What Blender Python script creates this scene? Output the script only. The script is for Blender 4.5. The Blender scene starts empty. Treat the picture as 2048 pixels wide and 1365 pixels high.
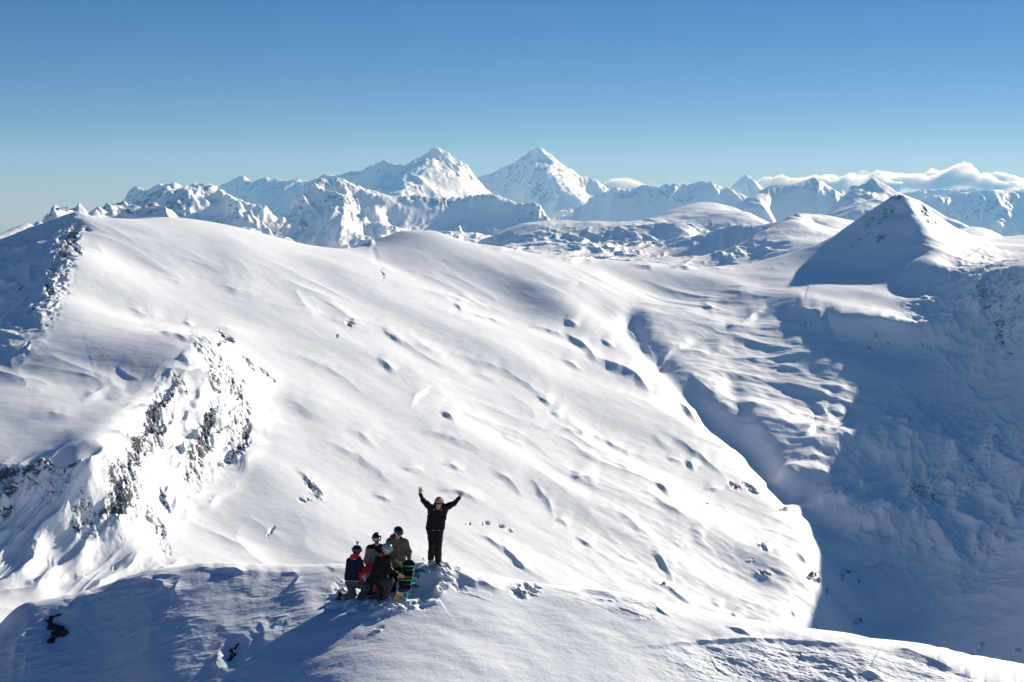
import bpy, math, random
import numpy as np
QUICK = False
from mathutils import Vector, Matrix

# ------------------------------------------------------------------ camera, sky, sun, exposure
SC = bpy.context.scene
COL = SC.collection
F = 2844.0                       # focal length in photo pixels (50 mm on 36 mm)
HOR = 430.0                      # photo row of the true horizon
PITCH = math.atan((682.5 - HOR) / F)
cam_d = bpy.data.cameras.new('camera')
cam_d.lens = 50.0; cam_d.sensor_width = 36.0
cam_d.clip_start = 0.5; cam_d.clip_end = 200000.0
cam = bpy.data.objects.new('camera', cam_d); COL.objects.link(cam)
cam.location = (0, 0, 0)
cam.rotation_euler = (math.pi / 2 - PITCH, 0, 0)
SC.camera = cam

SUN_AZ = math.radians(38.0)      # to the right of the view direction
SUN_EL = math.radians(20.0)
SKY_STRENGTH = 0.032
SUN_STRENGTH = 4.9
w = bpy.data.worlds.new('World'); SC.world = w; w.use_nodes = True
nt = w.node_tree
bg = nt.nodes['Background']
hs = nt.nodes.new('ShaderNodeHueSaturation'); hs.inputs['Saturation'].default_value = 1.28; hs.inputs['Hue'].default_value = 0.512
sky = nt.nodes.new('ShaderNodeTexSky'); sky.sky_type = 'NISHITA'
sky.sun_disc = False
sky.sun_elevation = SUN_EL; sky.sun_rotation = SUN_AZ
sky.altitude = 2500; sky.air_density = 1.0; sky.dust_density = 0.0; sky.ozone_density = 4.5
nt.links.new(sky.outputs[0], hs.inputs['Color']); 
tint = nt.nodes.new('ShaderNodeMix'); tint.data_type = 'RGBA'; tint.blend_type = 'MULTIPLY'; tint.inputs[0].default_value = 1.0
tint.inputs[7].default_value = (1.03, 0.945, 0.99, 1)
nt.links.new(hs.outputs[0], tint.inputs[6]); nt.links.new(tint.outputs[2], bg.inputs[0])
bg.inputs[1].default_value = SKY_STRENGTH

sd = bpy.data.lights.new('sun', 'SUN'); sd.energy = SUN_STRENGTH; sd.angle = math.radians(0.5)
sd.color = (0.985, 0.965, 0.915)
sun = bpy.data.objects.new('sun', sd); COL.objects.link(sun)
S_DIR = Vector((math.sin(SUN_AZ) * math.cos(SUN_EL), math.cos(SUN_AZ) * math.cos(SUN_EL), math.sin(SUN_EL)))
sun.rotation_euler = S_DIR.to_track_quat('Z', 'Y').to_euler()

vs = SC.view_settings
vs.view_transform = 'Standard'; vs.look = 'None'; vs.gamma = 1.0; vs.exposure = 0.76
vs.use_curve_mapping = False
SC.render.resolution_x = 1024; SC.render.resolution_y = 682

# ------------------------------------------------------------------ helpers
CP, SP = math.cos(PITCH), math.sin(PITCH)
def W(px, py, D):
    """point seen at photo pixel (px, py) at forward distance D metres"""
    a = (px - 1024.0) / F; b = (682.5 - py) / F
    dy = CP + b * SP; dz = -SP + b * CP
    s = D / dy
    return (a * s, D, dz * s)
def proj(x, y, z):
    d = y * CP - z * SP
    u = y * SP + z * CP
    return 1024.0 + F * x / d, 682.5 - F * u / d

def sstep(a, b, x):
    t = np.clip((x - a) / (b - a), 0, 1)
    return t * t * (3 - 2 * t)

_rs = np.random.RandomState(7)
_perm = _rs.permutation(256).astype(np.int64)
_ang = _rs.rand(256) * 2 * np.pi
_gx = np.cos(_ang).astype(np.float32); _gy = np.sin(_ang).astype(np.float32)
def perlin(x, y, seed=0):
    x = np.asarray(x, np.float64); y = np.asarray(y, np.float64)
    xi = np.floor(x).astype(np.int64); yi = np.floor(y).astype(np.int64)
    xf = (x - xi).astype(np.float32); yf = (y - yi).astype(np.float32)
    u = xf * xf * xf * (xf * (xf * 6 - 15) + 10); v = yf * yf * yf * (yf * (yf * 6 - 15) + 10)
    def g(ix, iy, fx, fy):
        h = _perm[(ix + _perm[(iy + seed * 37) & 255]) & 255]
        return _gx[h] * fx + _gy[h] * fy
    a = g(xi, yi, xf, yf); b = g(xi + 1, yi, xf - 1, yf)
    c = g(xi, yi + 1, xf, yf - 1); d = g(xi + 1, yi + 1, xf - 1, yf - 1)
    r = a + u * (b - a) + v * ((c + u * (d - c)) - (a + u * (b - a)))
    return r * 1.5
def fbm(x, y, octv=4, gain=0.5, seed=0, lac=2.03):
    s = 0; a = 1.0; f = 1.0
    for i in range(octv):
        s = s + a * perlin(x * f + 17.3 * i, y * f - 9.1 * i, seed + i); a *= gain; f *= lac
    return s
def ridged(x, y, octv=4, gain=0.5, seed=0, lac=2.05):
    s = 0; a = 1.0; f = 1.0; w_ = 1.0
    for i in range(octv):
        n = 1 - np.abs(perlin(x * f + 31.7 * i, y * f + 5.9 * i, seed + i)) * 1.6
        n = np.clip(n, 0, 1) ** 2
        s = s + a * n * w_; w_ = np.clip(n * 1.6, 0, 1); a *= gain; f *= lac
    return s

def poly_pts(pts, step):
    """resample a polyline of (px, py, D) tuples"""
    out = [pts[0]]
    for p, q in zip(pts[:-1], pts[1:]):
        L = math.hypot(q[0] - p[0], q[1] - p[1]); n = max(1, int(L / step))
        for i in range(1, n + 1):
            t = i / n
            out.append(tuple(p[k] + (q[k] - p[k]) * t for k in range(3)))
    return out

class Field:
    clear = 0.02
    """height field through control points: z / r as a function of azimuth and log range"""
    def __init__(self):
        self.u = []; self.v = []; self.t = []; self.c = []; self.p = []
    def addw(self, x, y, z, c=0.05, p=1):
        self.p.append(p)
        r = math.hypot(x, y)
        self.u.append(math.atan2(x, y)); self.v.append(math.log(r)); self.t.append(z / r); self.c.append(c)
    def pts(self, lst, c=0.05):
        for p in lst: self.addw(*W(*p), c=c)
    def line(self, lst, step=30, c=0.004):
        for p in poly_pts(lst, step): self.addw(*W(*p), c=c)
    def solve(self, reg=0.0):
        u, v, t, c, p = (np.array(a) for a in (self.u, self.v, self.t, self.c, self.p))
        keep = np.ones(len(u), bool)
        for i in range(len(u)):        # a foot gives way to a drawn point near by; of two that clash the first stays
            d_ = np.hypot(u - u[i], v - v[i])
            if p[i] == 0 and ((d_ < self.clear) & (p == 1)).any(): keep[i] = False
            if p[i] == 1 and ((d_[:i] < 0.003) & (np.abs(t[:i] - t[i]) > 0.0006) & keep[:i]).any(): keep[i] = False
        u, v, t, c = u[keep], v[keep], t[keep], c[keep]
        n = len(u)
        dd = np.sqrt((u[:, None] - u) ** 2 + (v[:, None] - v) ** 2) + np.eye(n) * 9
        nn = np.sort(dd, 1)[:, :2].mean(1)
        c = np.minimum(c, 0.45 * nn)
        A = np.zeros((n + 3, n + 3))
        A[:n, :n] = np.sqrt((u[:, None] - u) ** 2 + (v[:, None] - v) ** 2 + (c ** 2)[None, :])
        A[:n, :n] -= np.eye(n) * reg
        A[:n, n] = 1; A[:n, n + 1] = u; A[:n, n + 2] = v
        A[n, :n] = 1; A[n + 1, :n] = u; A[n + 2, :n] = v
        b = np.zeros(n + 3); b[:n] = t
        self.w = np.linalg.lstsq(A, b, rcond=1e-11)[0]
        self.arr = (u, v, c)
    def eval(self, U, V):
        u, v, c = self.arr; n = len(u)
        out = (self.w[n] + self.w[n + 1] * U + self.w[n + 2] * V).astype(np.float64)
        sh = out.shape; out = out.ravel(); Uf = U.ravel().astype(np.float32); Vf = V.ravel().astype(np.float32)
        u32 = u.astype(np.float32); v32 = v.astype(np.float32); c2 = (c ** 2).astype(np.float32); w64 = self.w[:n].astype(np.float32)
        CH = 20000
        for i in range(0, len(out), CH):
            a = Uf[i:i + CH, None] - u32; a *= a
            b = Vf[i:i + CH, None] - v32; b *= b
            a += b; a += c2; np.sqrt(a, out=a)
            out[i:i + CH] += a @ w64
        return out.reshape(sh)

def mesh_grid(name, X, Y, Z, mat, attrs=None):
    nr, nc = X.shape
    co = np.stack([X, Y, Z], -1).astype(np.float32).reshape(-1)
    me = bpy.data.meshes.new(name)
    me.vertices.add(nr * nc); me.vertices.foreach_set('co', co)
    i = np.arange(nr - 1)[:, None] * nc + np.arange(nc - 1)[None, :]
    q = np.stack([i, i + 1, i + nc + 1, i + nc], -1).reshape(-1).astype(np.int32)
    nf = (nr - 1) * (nc - 1)
    me.loops.add(nf * 4); me.loops.foreach_set('vertex_index', q)
    me.polygons.add(nf)
    me.polygons.foreach_set('loop_start', np.arange(0, nf * 4, 4, dtype=np.int32))
    me.polygons.foreach_set('use_smooth', np.ones(nf, bool))
    me.update(calc_edges=True)
    for k, v in (attrs or {}).items():
        at = me.attributes.new(k, 'FLOAT', 'POINT')
        at.data.foreach_set('value', np.ascontiguousarray(v, np.float32).reshape(-1))
    me.materials.append(mat)
    o = bpy.data.objects.new(name, me); COL.objects.link(o)
    return o
def structure(o): o['kind'] = 'structure'; return o

def scarps(PX, PY, lst, mpp, gain=1.0):
    """snow rolls: gentle build-up above each line, steep lee drop below it. mpp = metres per photo pixel"""
    dz = np.zeros_like(PX)
    for pl, wd, amp in lst:
        xs = [p[0] for p in pl]; ys = [p[1] for p in pl]
        m = 9 * wd + 14
        sel = np.where((PX > min(xs) - m) & (PX < max(xs) + m) & (PY > min(ys) - m) & (PY < max(ys) + m))
        if len(sel[0]) == 0: continue
        x = PX[sel]; y = PY[sel]
        best = np.full(x.shape, 1e9); sg = np.zeros_like(x); tt = np.zeros_like(x)
        L = [0]
        for a, b in zip(pl[:-1], pl[1:]): L.append(L[-1] + math.hypot(b[0] - a[0], b[1] - a[1]))
        for k, (a, b) in enumerate(zip(pl[:-1], pl[1:])):
            ex, ey = b[0] - a[0], b[1] - a[1]; l2 = ex * ex + ey * ey
            t = ((x - a[0]) * ex + (y - a[1]) * ey) / l2
            tc = np.clip(t, 0, 1)
            d = np.hypot(x - a[0] - tc * ex, y - a[1] - tc * ey)
            s = (ex * (y - a[1]) - ey * (x - a[0])) / math.sqrt(l2)
            up = d < best
            best = np.where(up, d, best); sg = np.where(up, s, sg); tt = np.where(up, L[k] + tc * (L[k + 1] - L[k]), tt)
        # stretch sideways fade at the ends
        tl = tt / L[-1]
        over = np.sqrt(np.maximum(best ** 2 - sg ** 2, 0))
        fade = np.sin(np.pi * np.clip(tl, 0, 1)) ** 1.3 * (0.82 + 0.36 * perlin(x / 23.0, y / 23.0, 5)) * np.exp(-(over / (1.2 * wd)) ** 2)
        s = sg / wd + 0.35 * perlin(x / (2.2 * wd + 6), y / (2.2 * wd + 6), 9)
        prof = np.where(s < 0, np.exp(s / 1.7), 1 - 1.25 * (1 - (1 - np.clip(s, 0, 1)) ** 1.6))
        prof = np.where(s > 1.0, -0.25 * np.exp(-(s - 1.0) / 2.2), prof)
        dz[sel] += prof * fade * amp * gain * wd * mpp[sel]
    return dz

def blobs(PX, PY, lst):
    m = np.zeros_like(PX)
    for cx, cy, rx, ry, ang, st in lst:
        a = math.radians(ang); ca, sa = math.cos(a), math.sin(a)
        R = max(rx, ry) * 2.2
        sel = np.where((abs(PX - cx) < R) & (abs(PY - cy) < R))
        if len(sel[0]) == 0: continue
        dx = PX[sel] - cx; dy = PY[sel] - cy
        d = np.sqrt(((dx * ca + dy * sa) / rx) ** 2 + ((-dx * sa + dy * ca) / ry) ** 2)
        v = st * (1 - sstep(0.45, 1.6, d))
        m[sel] = np.maximum(m[sel], v)
    return m

# ------------------------------------------------------------------ materials
class NT:
    def __init__(s, name):
        s.m = bpy.data.materials.new(name); s.m.use_nodes = True
        s.t = s.m.node_tree; s.b = s.t.nodes['Principled BSDF']
    def n(s, typ, **kw):
        nd = s.t.nodes.new(typ)
        for k, v in kw.items(): setattr(nd, k, v)
        return nd
    def l(s, a, b): s.t.links.new(a, b)
    def math(s, op, a, b=None, c=None, clamp=False):
        nd = s.n('ShaderNodeMath', operation=op); nd.use_clamp = clamp
        for i, v in enumerate((a, b, c)):
            if v is None: continue
            if isinstance(v, (int, float)): nd.inputs[i].default_value = v
            else: s.l(v, nd.inputs[i])
        return nd.outputs[0]
    def noise(s, scale, detail=4, rough=0.5, vec=None, dist=0.0):
        nd = s.n('ShaderNodeTexNoise'); nd.inputs['Scale'].default_value = scale
        nd.inputs['Detail'].default_value = detail; nd.inputs['Roughness'].default_value = rough
        nd.inputs['Distortion'].default_value = dist
        if vec is not None: s.l(vec, nd.inputs['Vector'])
        return nd.outputs['Fac']
    def mix(s, fac, a, b):
        nd = s.n('ShaderNodeMix', data_type='RGBA')
        if isinstance(fac, (int, float)): nd.inputs[0].default_value = fac
        else: s.l(fac, nd.inputs[0])
        for i, v in ((6, a), (7, b)):
            if isinstance(v, tuple): nd.inputs[i].default_value = (*v, 1)
            else: s.l(v, nd.inputs[i])
        return nd.outputs[2]
    def ramp(s, fac, stops):
        nd = s.n('ShaderNodeValToRGB'); s.l(fac, nd.inputs[0])
        el = nd.color_ramp.elements
        while len(el) < len(stops): el.new(0.5)
        for e, (p, c) in zip(el, stops): e.position = p; e.color = (*c, 1) if isinstance(c, tuple) else (c, c, c, 1)
        return nd.outputs[0]
    def smooth(s, x, lo, hi):
        nd = s.n('ShaderNodeMapRange', interpolation_type='SMOOTHSTEP')
        s.l(x, nd.inputs[0]); nd.inputs[1].default_value = lo; nd.inputs[2].default_value = hi
        return nd.outputs[0]

SNOW = (0.86, 0.88, 0.91)
def snow_mat(name, unit, rock=True, bump=0.5, rock_scale=1.0, snow=SNOW, steep=None, rockcol=((0.035, 0.034, 0.036), (0.16, 0.15, 0.145))):
    """snow with wind texture at the size 'unit' (metres); rock where the 'rock' attribute says"""
    g = NT(name)
    pos = g.n('ShaderNodeNewGeometry').outputs['Position']
    mp = g.n('ShaderNodeMapping'); g.l(pos, mp.inputs[0])
    mp.inputs['Scale'].default_value = (1 / unit,) * 3
    v = mp.outputs[0]
    mp2 = g.n('ShaderNodeMapping'); g.l(pos, mp2.inputs[0])
    mp2.inputs['Rotation'].default_value = (0, 0, math.radians(-36))
    mp2.inputs['Scale'].default_value = (0.35 / unit, 1.6 / unit, 1.0 / unit)
    n1 = g.noise(0.22, 5, 0.55, v); n2 = g.noise(0.9, 6, 0.65, mp2.outputs[0]); n3 = g.noise(5.0, 3, 0.6, v)
    h = g.math('ADD', g.math('MULTIPLY', n1, 1.6), g.math('ADD', g.math('MULTIPLY', n2, 0.5), g.math('MULTIPLY', n3, 0.09)))
    bp = g.n('ShaderNodeBump'); bp.inputs['Strength'].default_value = bump; bp.inputs['Distance'].default_value = unit
    g.l(h, bp.inputs['Height'])
    col = g.mix(g.smooth(n1, 0.3, 0.7), tuple(c * 0.965 for c in snow), snow)
    if rock:
        at = g.n('ShaderNodeAttribute', attribute_name='rock').outputs['Fac']
        ra = g.noise(0.25 * rock_scale, 8, 0.68, v, 0.6)
        rb = g.noise(1.3 * rock_scale, 5, 0.7, v)
        rn = g.smooth(g.math('ADD', g.math('MULTIPLY', ra, 0.55), g.math('MULTIPLY', rb, 0.45)), 0.35, 0.62)
        d = g.math('SUBTRACT', g.math('ADD', g.math('MULTIPLY', at, 0.86), -0.10), rn)
        fac = g.smooth(d, -0.03, 0.04)
        rc = g.mix(g.smooth(g.noise(3.0, 5, 0.7, v), 0.35, 0.7), rockcol[0], rockcol[1])
        col = g.mix(fac, col, rc)
        bp2 = g.n('ShaderNodeBump'); bp2.inputs['Distance'].default_value = unit * 1.6
        g.l(g.math('MULTIPLY', fac, 0.55), bp2.inputs['Strength'])
        g.l(g.noise(1.6, 8, 0.75, v), bp2.inputs['Height']); g.l(bp.outputs[0], bp2.inputs['Normal'])
        g.l(bp2.outputs[0], g.b.inputs['Normal'])
    else:
        g.l(bp.outputs[0], g.b.inputs['Normal'])
    g.l(col, g.b.inputs['Base Color'])
    g.b.inputs['Roughness'].default_value = 0.62
    g.b.inputs['Specular IOR Level'].default_value = 0.25
    return g.m
# ------------------------------------------------------------------ the snow basin (mid distance)
def P1(px, py, off=0.0):
    """the great sunlit slope as a tilted plane: forward distance at a photo pixel"""
    a = (px - 1024.0) / F; b = (682.5 - py) / F
    dx = a; dy = CP + b * SP; dz = -SP + b * CP
    # z = -83 - .3 (x + 489) + .218 (y - 1480)
    k = -83 - 0.3 * 489 - 0.218 * 1480 + off
    s = k / (dz + 0.3 * dx - 0.218 * dy)
    return s * dy

mid = Field()
# skyline of the basin, left to right
SKY_L = [(155, 422, 1800), (185, 431, 1810), (250, 438, 1860), (310, 436, 1920), (350, 441, 1960), (400, 458, 2010), (450, 472, 2050), (520, 492, 2100), (580, 502, 2120), (640, 505, 2130),
         (700, 505, 2150), (745, 483, 2170), (800, 468, 2180), (870, 468, 2200), (930, 485, 2210), (985, 497, 2230), (1060, 508, 2260), (1130, 517, 2300), (1200, 519, 2350), (1300, 531, 2420),
         (1400, 536, 2460), (1500, 526, 2480), (1570, 508, 2500), (1640, 482, 2530), (1700, 450, 2560), (1755, 413, 2590), (1790, 390, 2600)]
mid.line(SKY_L, 22, 0.003)
# behind the skyline: falls away
for px, py, D in SKY_L[::2] + [SKY_L[-1]]:
    x, y, z = W(px, py, D)
    k = (D + 180) / D; mid.addw(x * k, y * k, z - 75, 0.04)
    k = (D + 750) / D; mid.addw(x * k, y * k, z - 330, 0.06)
# left ridge coming towards the camera
RID = [(155, 422, 1800), (146, 455, 1735), (135, 500, 1640), (118, 540, 1560), (85, 590, 1480), (60, 640, 1385), (45, 700, 1270), (34, 760, 1165)]
# shaded flank left of it
def PL(px, py):
    a = (px - 1024.0) / F; b = (682.5 - py) / F
    dx = a; dy = CP + b * SP; dz = -SP + b * CP
    k = -83 + 0.303 * 489 - 0.333 * 1480
    return k / (dz - 0.303 * dx - 0.333 * dy) * dy
RID = [(px, py, D if py < 470 else PL(px, py)) for px, py, D in RID]
mid.line(RID, 18, 0.003)
mid.pts([(px, py, PL(px, py)) for px, py in ((0, 475), (60, 470), (100, 440), (60, 540), (0, 560), (40, 600), (0, 640), (20, 690), (-80, 520), (-160, 600), (-100, 700), (-300, 620), (-300, 760))], 0.03)
for px, py in ((0, 470), (70, 441), (-120, 520)):      # shoulder of that flank drops behind
    x, y, z = W(px, py, PL(px, py)); k = (y + 250) / y; mid.addw(x * k, y * k, z - 60, 0.05)
    k = (y + 800) / y; mid.addw(x * k, y * k, z - 300, 0.05)
# the great slope
for px, py in ((250, 520), (400, 560), (560, 560), (200, 600), (330, 640), (480, 640), (620, 620), (760, 600), (560, 740), (700, 700), (860, 560), (900, 680), (640, 840), (780, 800), (560, 900),
               (1020, 600), (1040, 720), (920, 800), (760, 920), (640, 1020), (900, 920), (1060, 860), (1180, 800), (1180, 700), (1000, 1000), (850, 1060), (1140, 960), (1280, 880), (1100, 1100),
               (1260, 1020), (1400, 960), (1220, 1150), (1380, 1080), (1500, 1040), (1350, 1180), (1500, 1160), (520, 1020), (420, 1100), (300, 1130), (520, 1120), (180, 1180), (60, 1200), (-100, 1180), (700, 1150), (900, 1180), (1050, 1220), (1300, 1260)):
    mid.pts([(px, py, P1(px, py))], 0.05)
# two shoulders stand out of it: gentle swells
mid.pts([(1130, 600, 2010), (1250, 600, 2130), (1330, 600, 2190), (1230, 650, 2010)], 0.04)
# plateau and cliff at the left
def KF(anchor, px, py, G):
    """forward distance at a pixel on the plane through an anchor with gradient G"""
    x0, y0, z0 = W(*anchor)
    a = (px - 1024.0) / F; b = (682.5 - py) / F
    dx, dy, dz = a, CP + b * SP, -SP + b * CP
    return (z0 - G[0] * x0 - G[1] * y0) / (dz - G[0] * dx - G[1] * dy) * dy
def face(fl, anchor, lst, G, c=0.01, line=False, step=14):
    q = [(px, py, KF(anchor, px, py, G)) for px, py in lst]
    if line: fl.line([anchor] + q, step, c)
    else: fl.pts(q, c)
    return q
PLG = (-0.04, 0.20); PLA = (60, 940, 1040)
TOPC = [(px, py, KF(PLA, px, py, PLG)) for px, py in ((-250, 960), (-60, 948), (60, 940), (150, 934), (210, 915), (250, 860), (290, 800), (345, 762), (400, 735), (440, 690))] + [(455, 655, P1(455, 655) * 0.985)]
TOPC = [(px, py, D if px > 100 else D * 0.75 + 0.25 * P1(px, py) * 0.99) for px, py, D in TOPC]
mid.line(TOPC, 20, 0.004)
face(mid, PLA, [(120, 900), (160, 860), (70, 855), (0, 810), (110, 800), (210, 800), (250, 760), (-150, 850), (-300, 900)], PLG, 0.03)
BASE = [(-250, 1120), (-60, 1085), (60, 1085), (150, 1095), (250, 1085), (300, 1040), (350, 990), (420, 960), (490, 925), (520, 850), (530, 770), (500, 715)]
mid.line([(px, py, P1(px, py) * 0.995) for px, py in BASE], 24, 0.01)
# bright edge above the gully
EDGE = [(1200, 716), (1260, 762), (1310, 800), (1370, 838), (1430, 868), (1490, 915), (1545, 962), (1595, 1020), (1635, 1085), (1660, 1130), (1650, 1175), (1615, 1225), (1592, 1262)]
mid.line([(px, py, P1(px, py)) for px, py in EDGE], 20, 0.008)
# gully floor behind it
for (px, py) in EDGE[6:]:
    x, y, z = W(px, py, P1(px, py)); mid.addw(x + 22, y + 14, z - 22, 0.01); mid.addw(x + 45, y + 30, z - 26, 0.02)
for (px, py) in EDGE[3:6]:
    x, y, z = W(px, py, P1(px, py)); mid.addw(x + 16, y + 16, z - 13, 0.01)
# basin floor below the peak
BA = (1570, 585, 2253); BG = (-0.15, 0.30)
mid.pts([(1330, 660, 2010), (1400, 590, 2230), (1500, 570, 2310), BA, (1640, 575, 2280), (1700, 600, 2205), (1760, 585, 2235), (1800, 620, 2140), (1838, 600, 2170), (1846, 645, 2080), (1640, 612, 2172), (1640, 700, 1980), (1640, 770, 1872), (1735, 765, 1890)], 0.03)
face(mid, BA, [(1440, 640), (1440, 712), (1540, 700), (1480, 785), (1560, 780), (1560, 860), (1400, 650), (1560, 630), (1640, 850), (1700, 825), (1590, 945), (1660, 930), (1650, 985), (1720, 985), (1790, 950)], BG, 0.03)
# little ledge with a shaded step under it
mid.line([(1705, 652, 2062), (1760, 655, 2060), (1848, 664, 2035)], 20, 0.004)
mid.line([(1705, 680, 2048), (1770, 688, 2040), (1850, 702, 2010)], 20, 0.01)
face(mid, (1891, 547, 2262), [(1860, 585), (1826, 565)], (0.4, 0.45), 0.01)
# far wall of the valley (in shade)
mid.pts([(1900, 640, 2040), (1980, 640, 2010), (1900, 740, 1930), (2000, 760, 1840), (1780, 860, 1720), (1900, 860, 1730), (2020, 880, 1660), (1750, 1010, 1535), (1860, 1030, 1500), (2000, 1020, 1490), (2120, 900, 1560),
         (1700, 1100, 1470), (1800, 1120, 1440), (1920, 1140, 1390), (2060, 1140, 1320), (1700, 1200, 1400), (1760, 1240, 1350), (1900, 1260, 1270), (2060, 1280, 1190), (2250, 1150, 1180), (2250, 950, 1380)], 0.03)
mid.pts([(1700, 1400, 1150), (2050, 1450, 1000), (1400, 1350, 1080), (1000, 1350, 960), (600, 1300, 900), (200, 1300, 860), (-200, 1300, 800)], 0.05)
# peak: shaded west face, sunlit east face, arete towards us, wall crest
ARE = [(1800, 388, 2600), (1818, 420, 2550), (1836, 462, 2470), (1852, 500, 2390), (1872, 530, 2310), (1891, 547, 2262)]
mid.line(ARE, 12, 0.005)
CREST = [(1891, 547, 2262), (1915, 550, 2232), (1938, 551, 2200), (1970, 548, 2150), (1994, 545, 2110), (2048, 545, 2035), (2121, 540, 1960), (2200, 536, 1890)]
mid.line(CREST, 15, 0.004)
for k_ in ((860, 1800, -74), (930, 1730, -80), (1010, 1660, -90), (1080, 1500, -110), (1120, 1300, -140)): mid.addw(*k_, c=0.01)
face(mid, (1800, 388, 2600), [(1770, 450), (1720, 470), (1770, 500), (1690, 505), (1740, 540)], (0.25, 0.5), 0.01)
for k_ in ARE[1:4]: face(mid, k_, [(k_[0] - 22, k_[1] + 8)], (0.45, 0.45), 0.01)
mid.pts([(1860, 440, 2560), (1900, 470, 2520), (1950, 510, 2440), (2000, 530, 2330), (2060, 500, 2520), (1930, 472, 2640), (1905, 535, 2330)], 0.02)
mid.line([(1800, 388, 2600), (1832, 402, 2620), (1850, 418, 2640), (1880, 440, 2680), (1925, 470, 2720), (1980, 478, 2740), (2060, 474, 2750), (2200, 470, 2700)], 20, 0.004)
for px, py, D in ((1832, 402, 2620), (1925, 470, 2720), (2060, 474, 2750)):
    x, y, z = W(px, py, D); k = (D + 250) / D; mid.addw(x * k, y * k, z - 110, 0.04)
    k = (D + 800) / D; mid.addw(x * k, y * k, z - 330, 0.04)
# valley hidden behind the foreground knoll
for x, y, z in ((0, 180, -150), (-150, 200, -150), (160, 200, -160), (0, 400, -270), (-250, 450, -250), (260, 450, -300), (0, 700, -330), (350, 700, -390), (-400, 700, -270), (600, 900, -380)): mid.addw(x, y, z, 0.1)
mid.solve(1e-5)

def axis(*segs):
    out = []
    for a, b, n in segs: out.append(np.linspace(a, b, n, endpoint=False))
    out.append(np.array([segs[-1][1]])); return np.concatenate(out)
QM = 0.5 if QUICK else 1.0
th = axis((-0.62, -0.375, int(40)), (-0.375, 0.375, int(1240 * QM)), (0.375, 0.66, int(60)))
lr = axis((math.log(190), math.log(960), 110), (math.log(960), math.log(2860), int(1250 * QM)), (math.log(2860), math.log(3700), 50))
U, V = np.meshgrid(th, lr)
T = mid.eval(U, V)
R = np.exp(V)
X = R * np.sin(U); Y = R * np.cos(U); Z = T * R
PX, PY = proj(X, Y, Z)
MPP = Y / F

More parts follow.
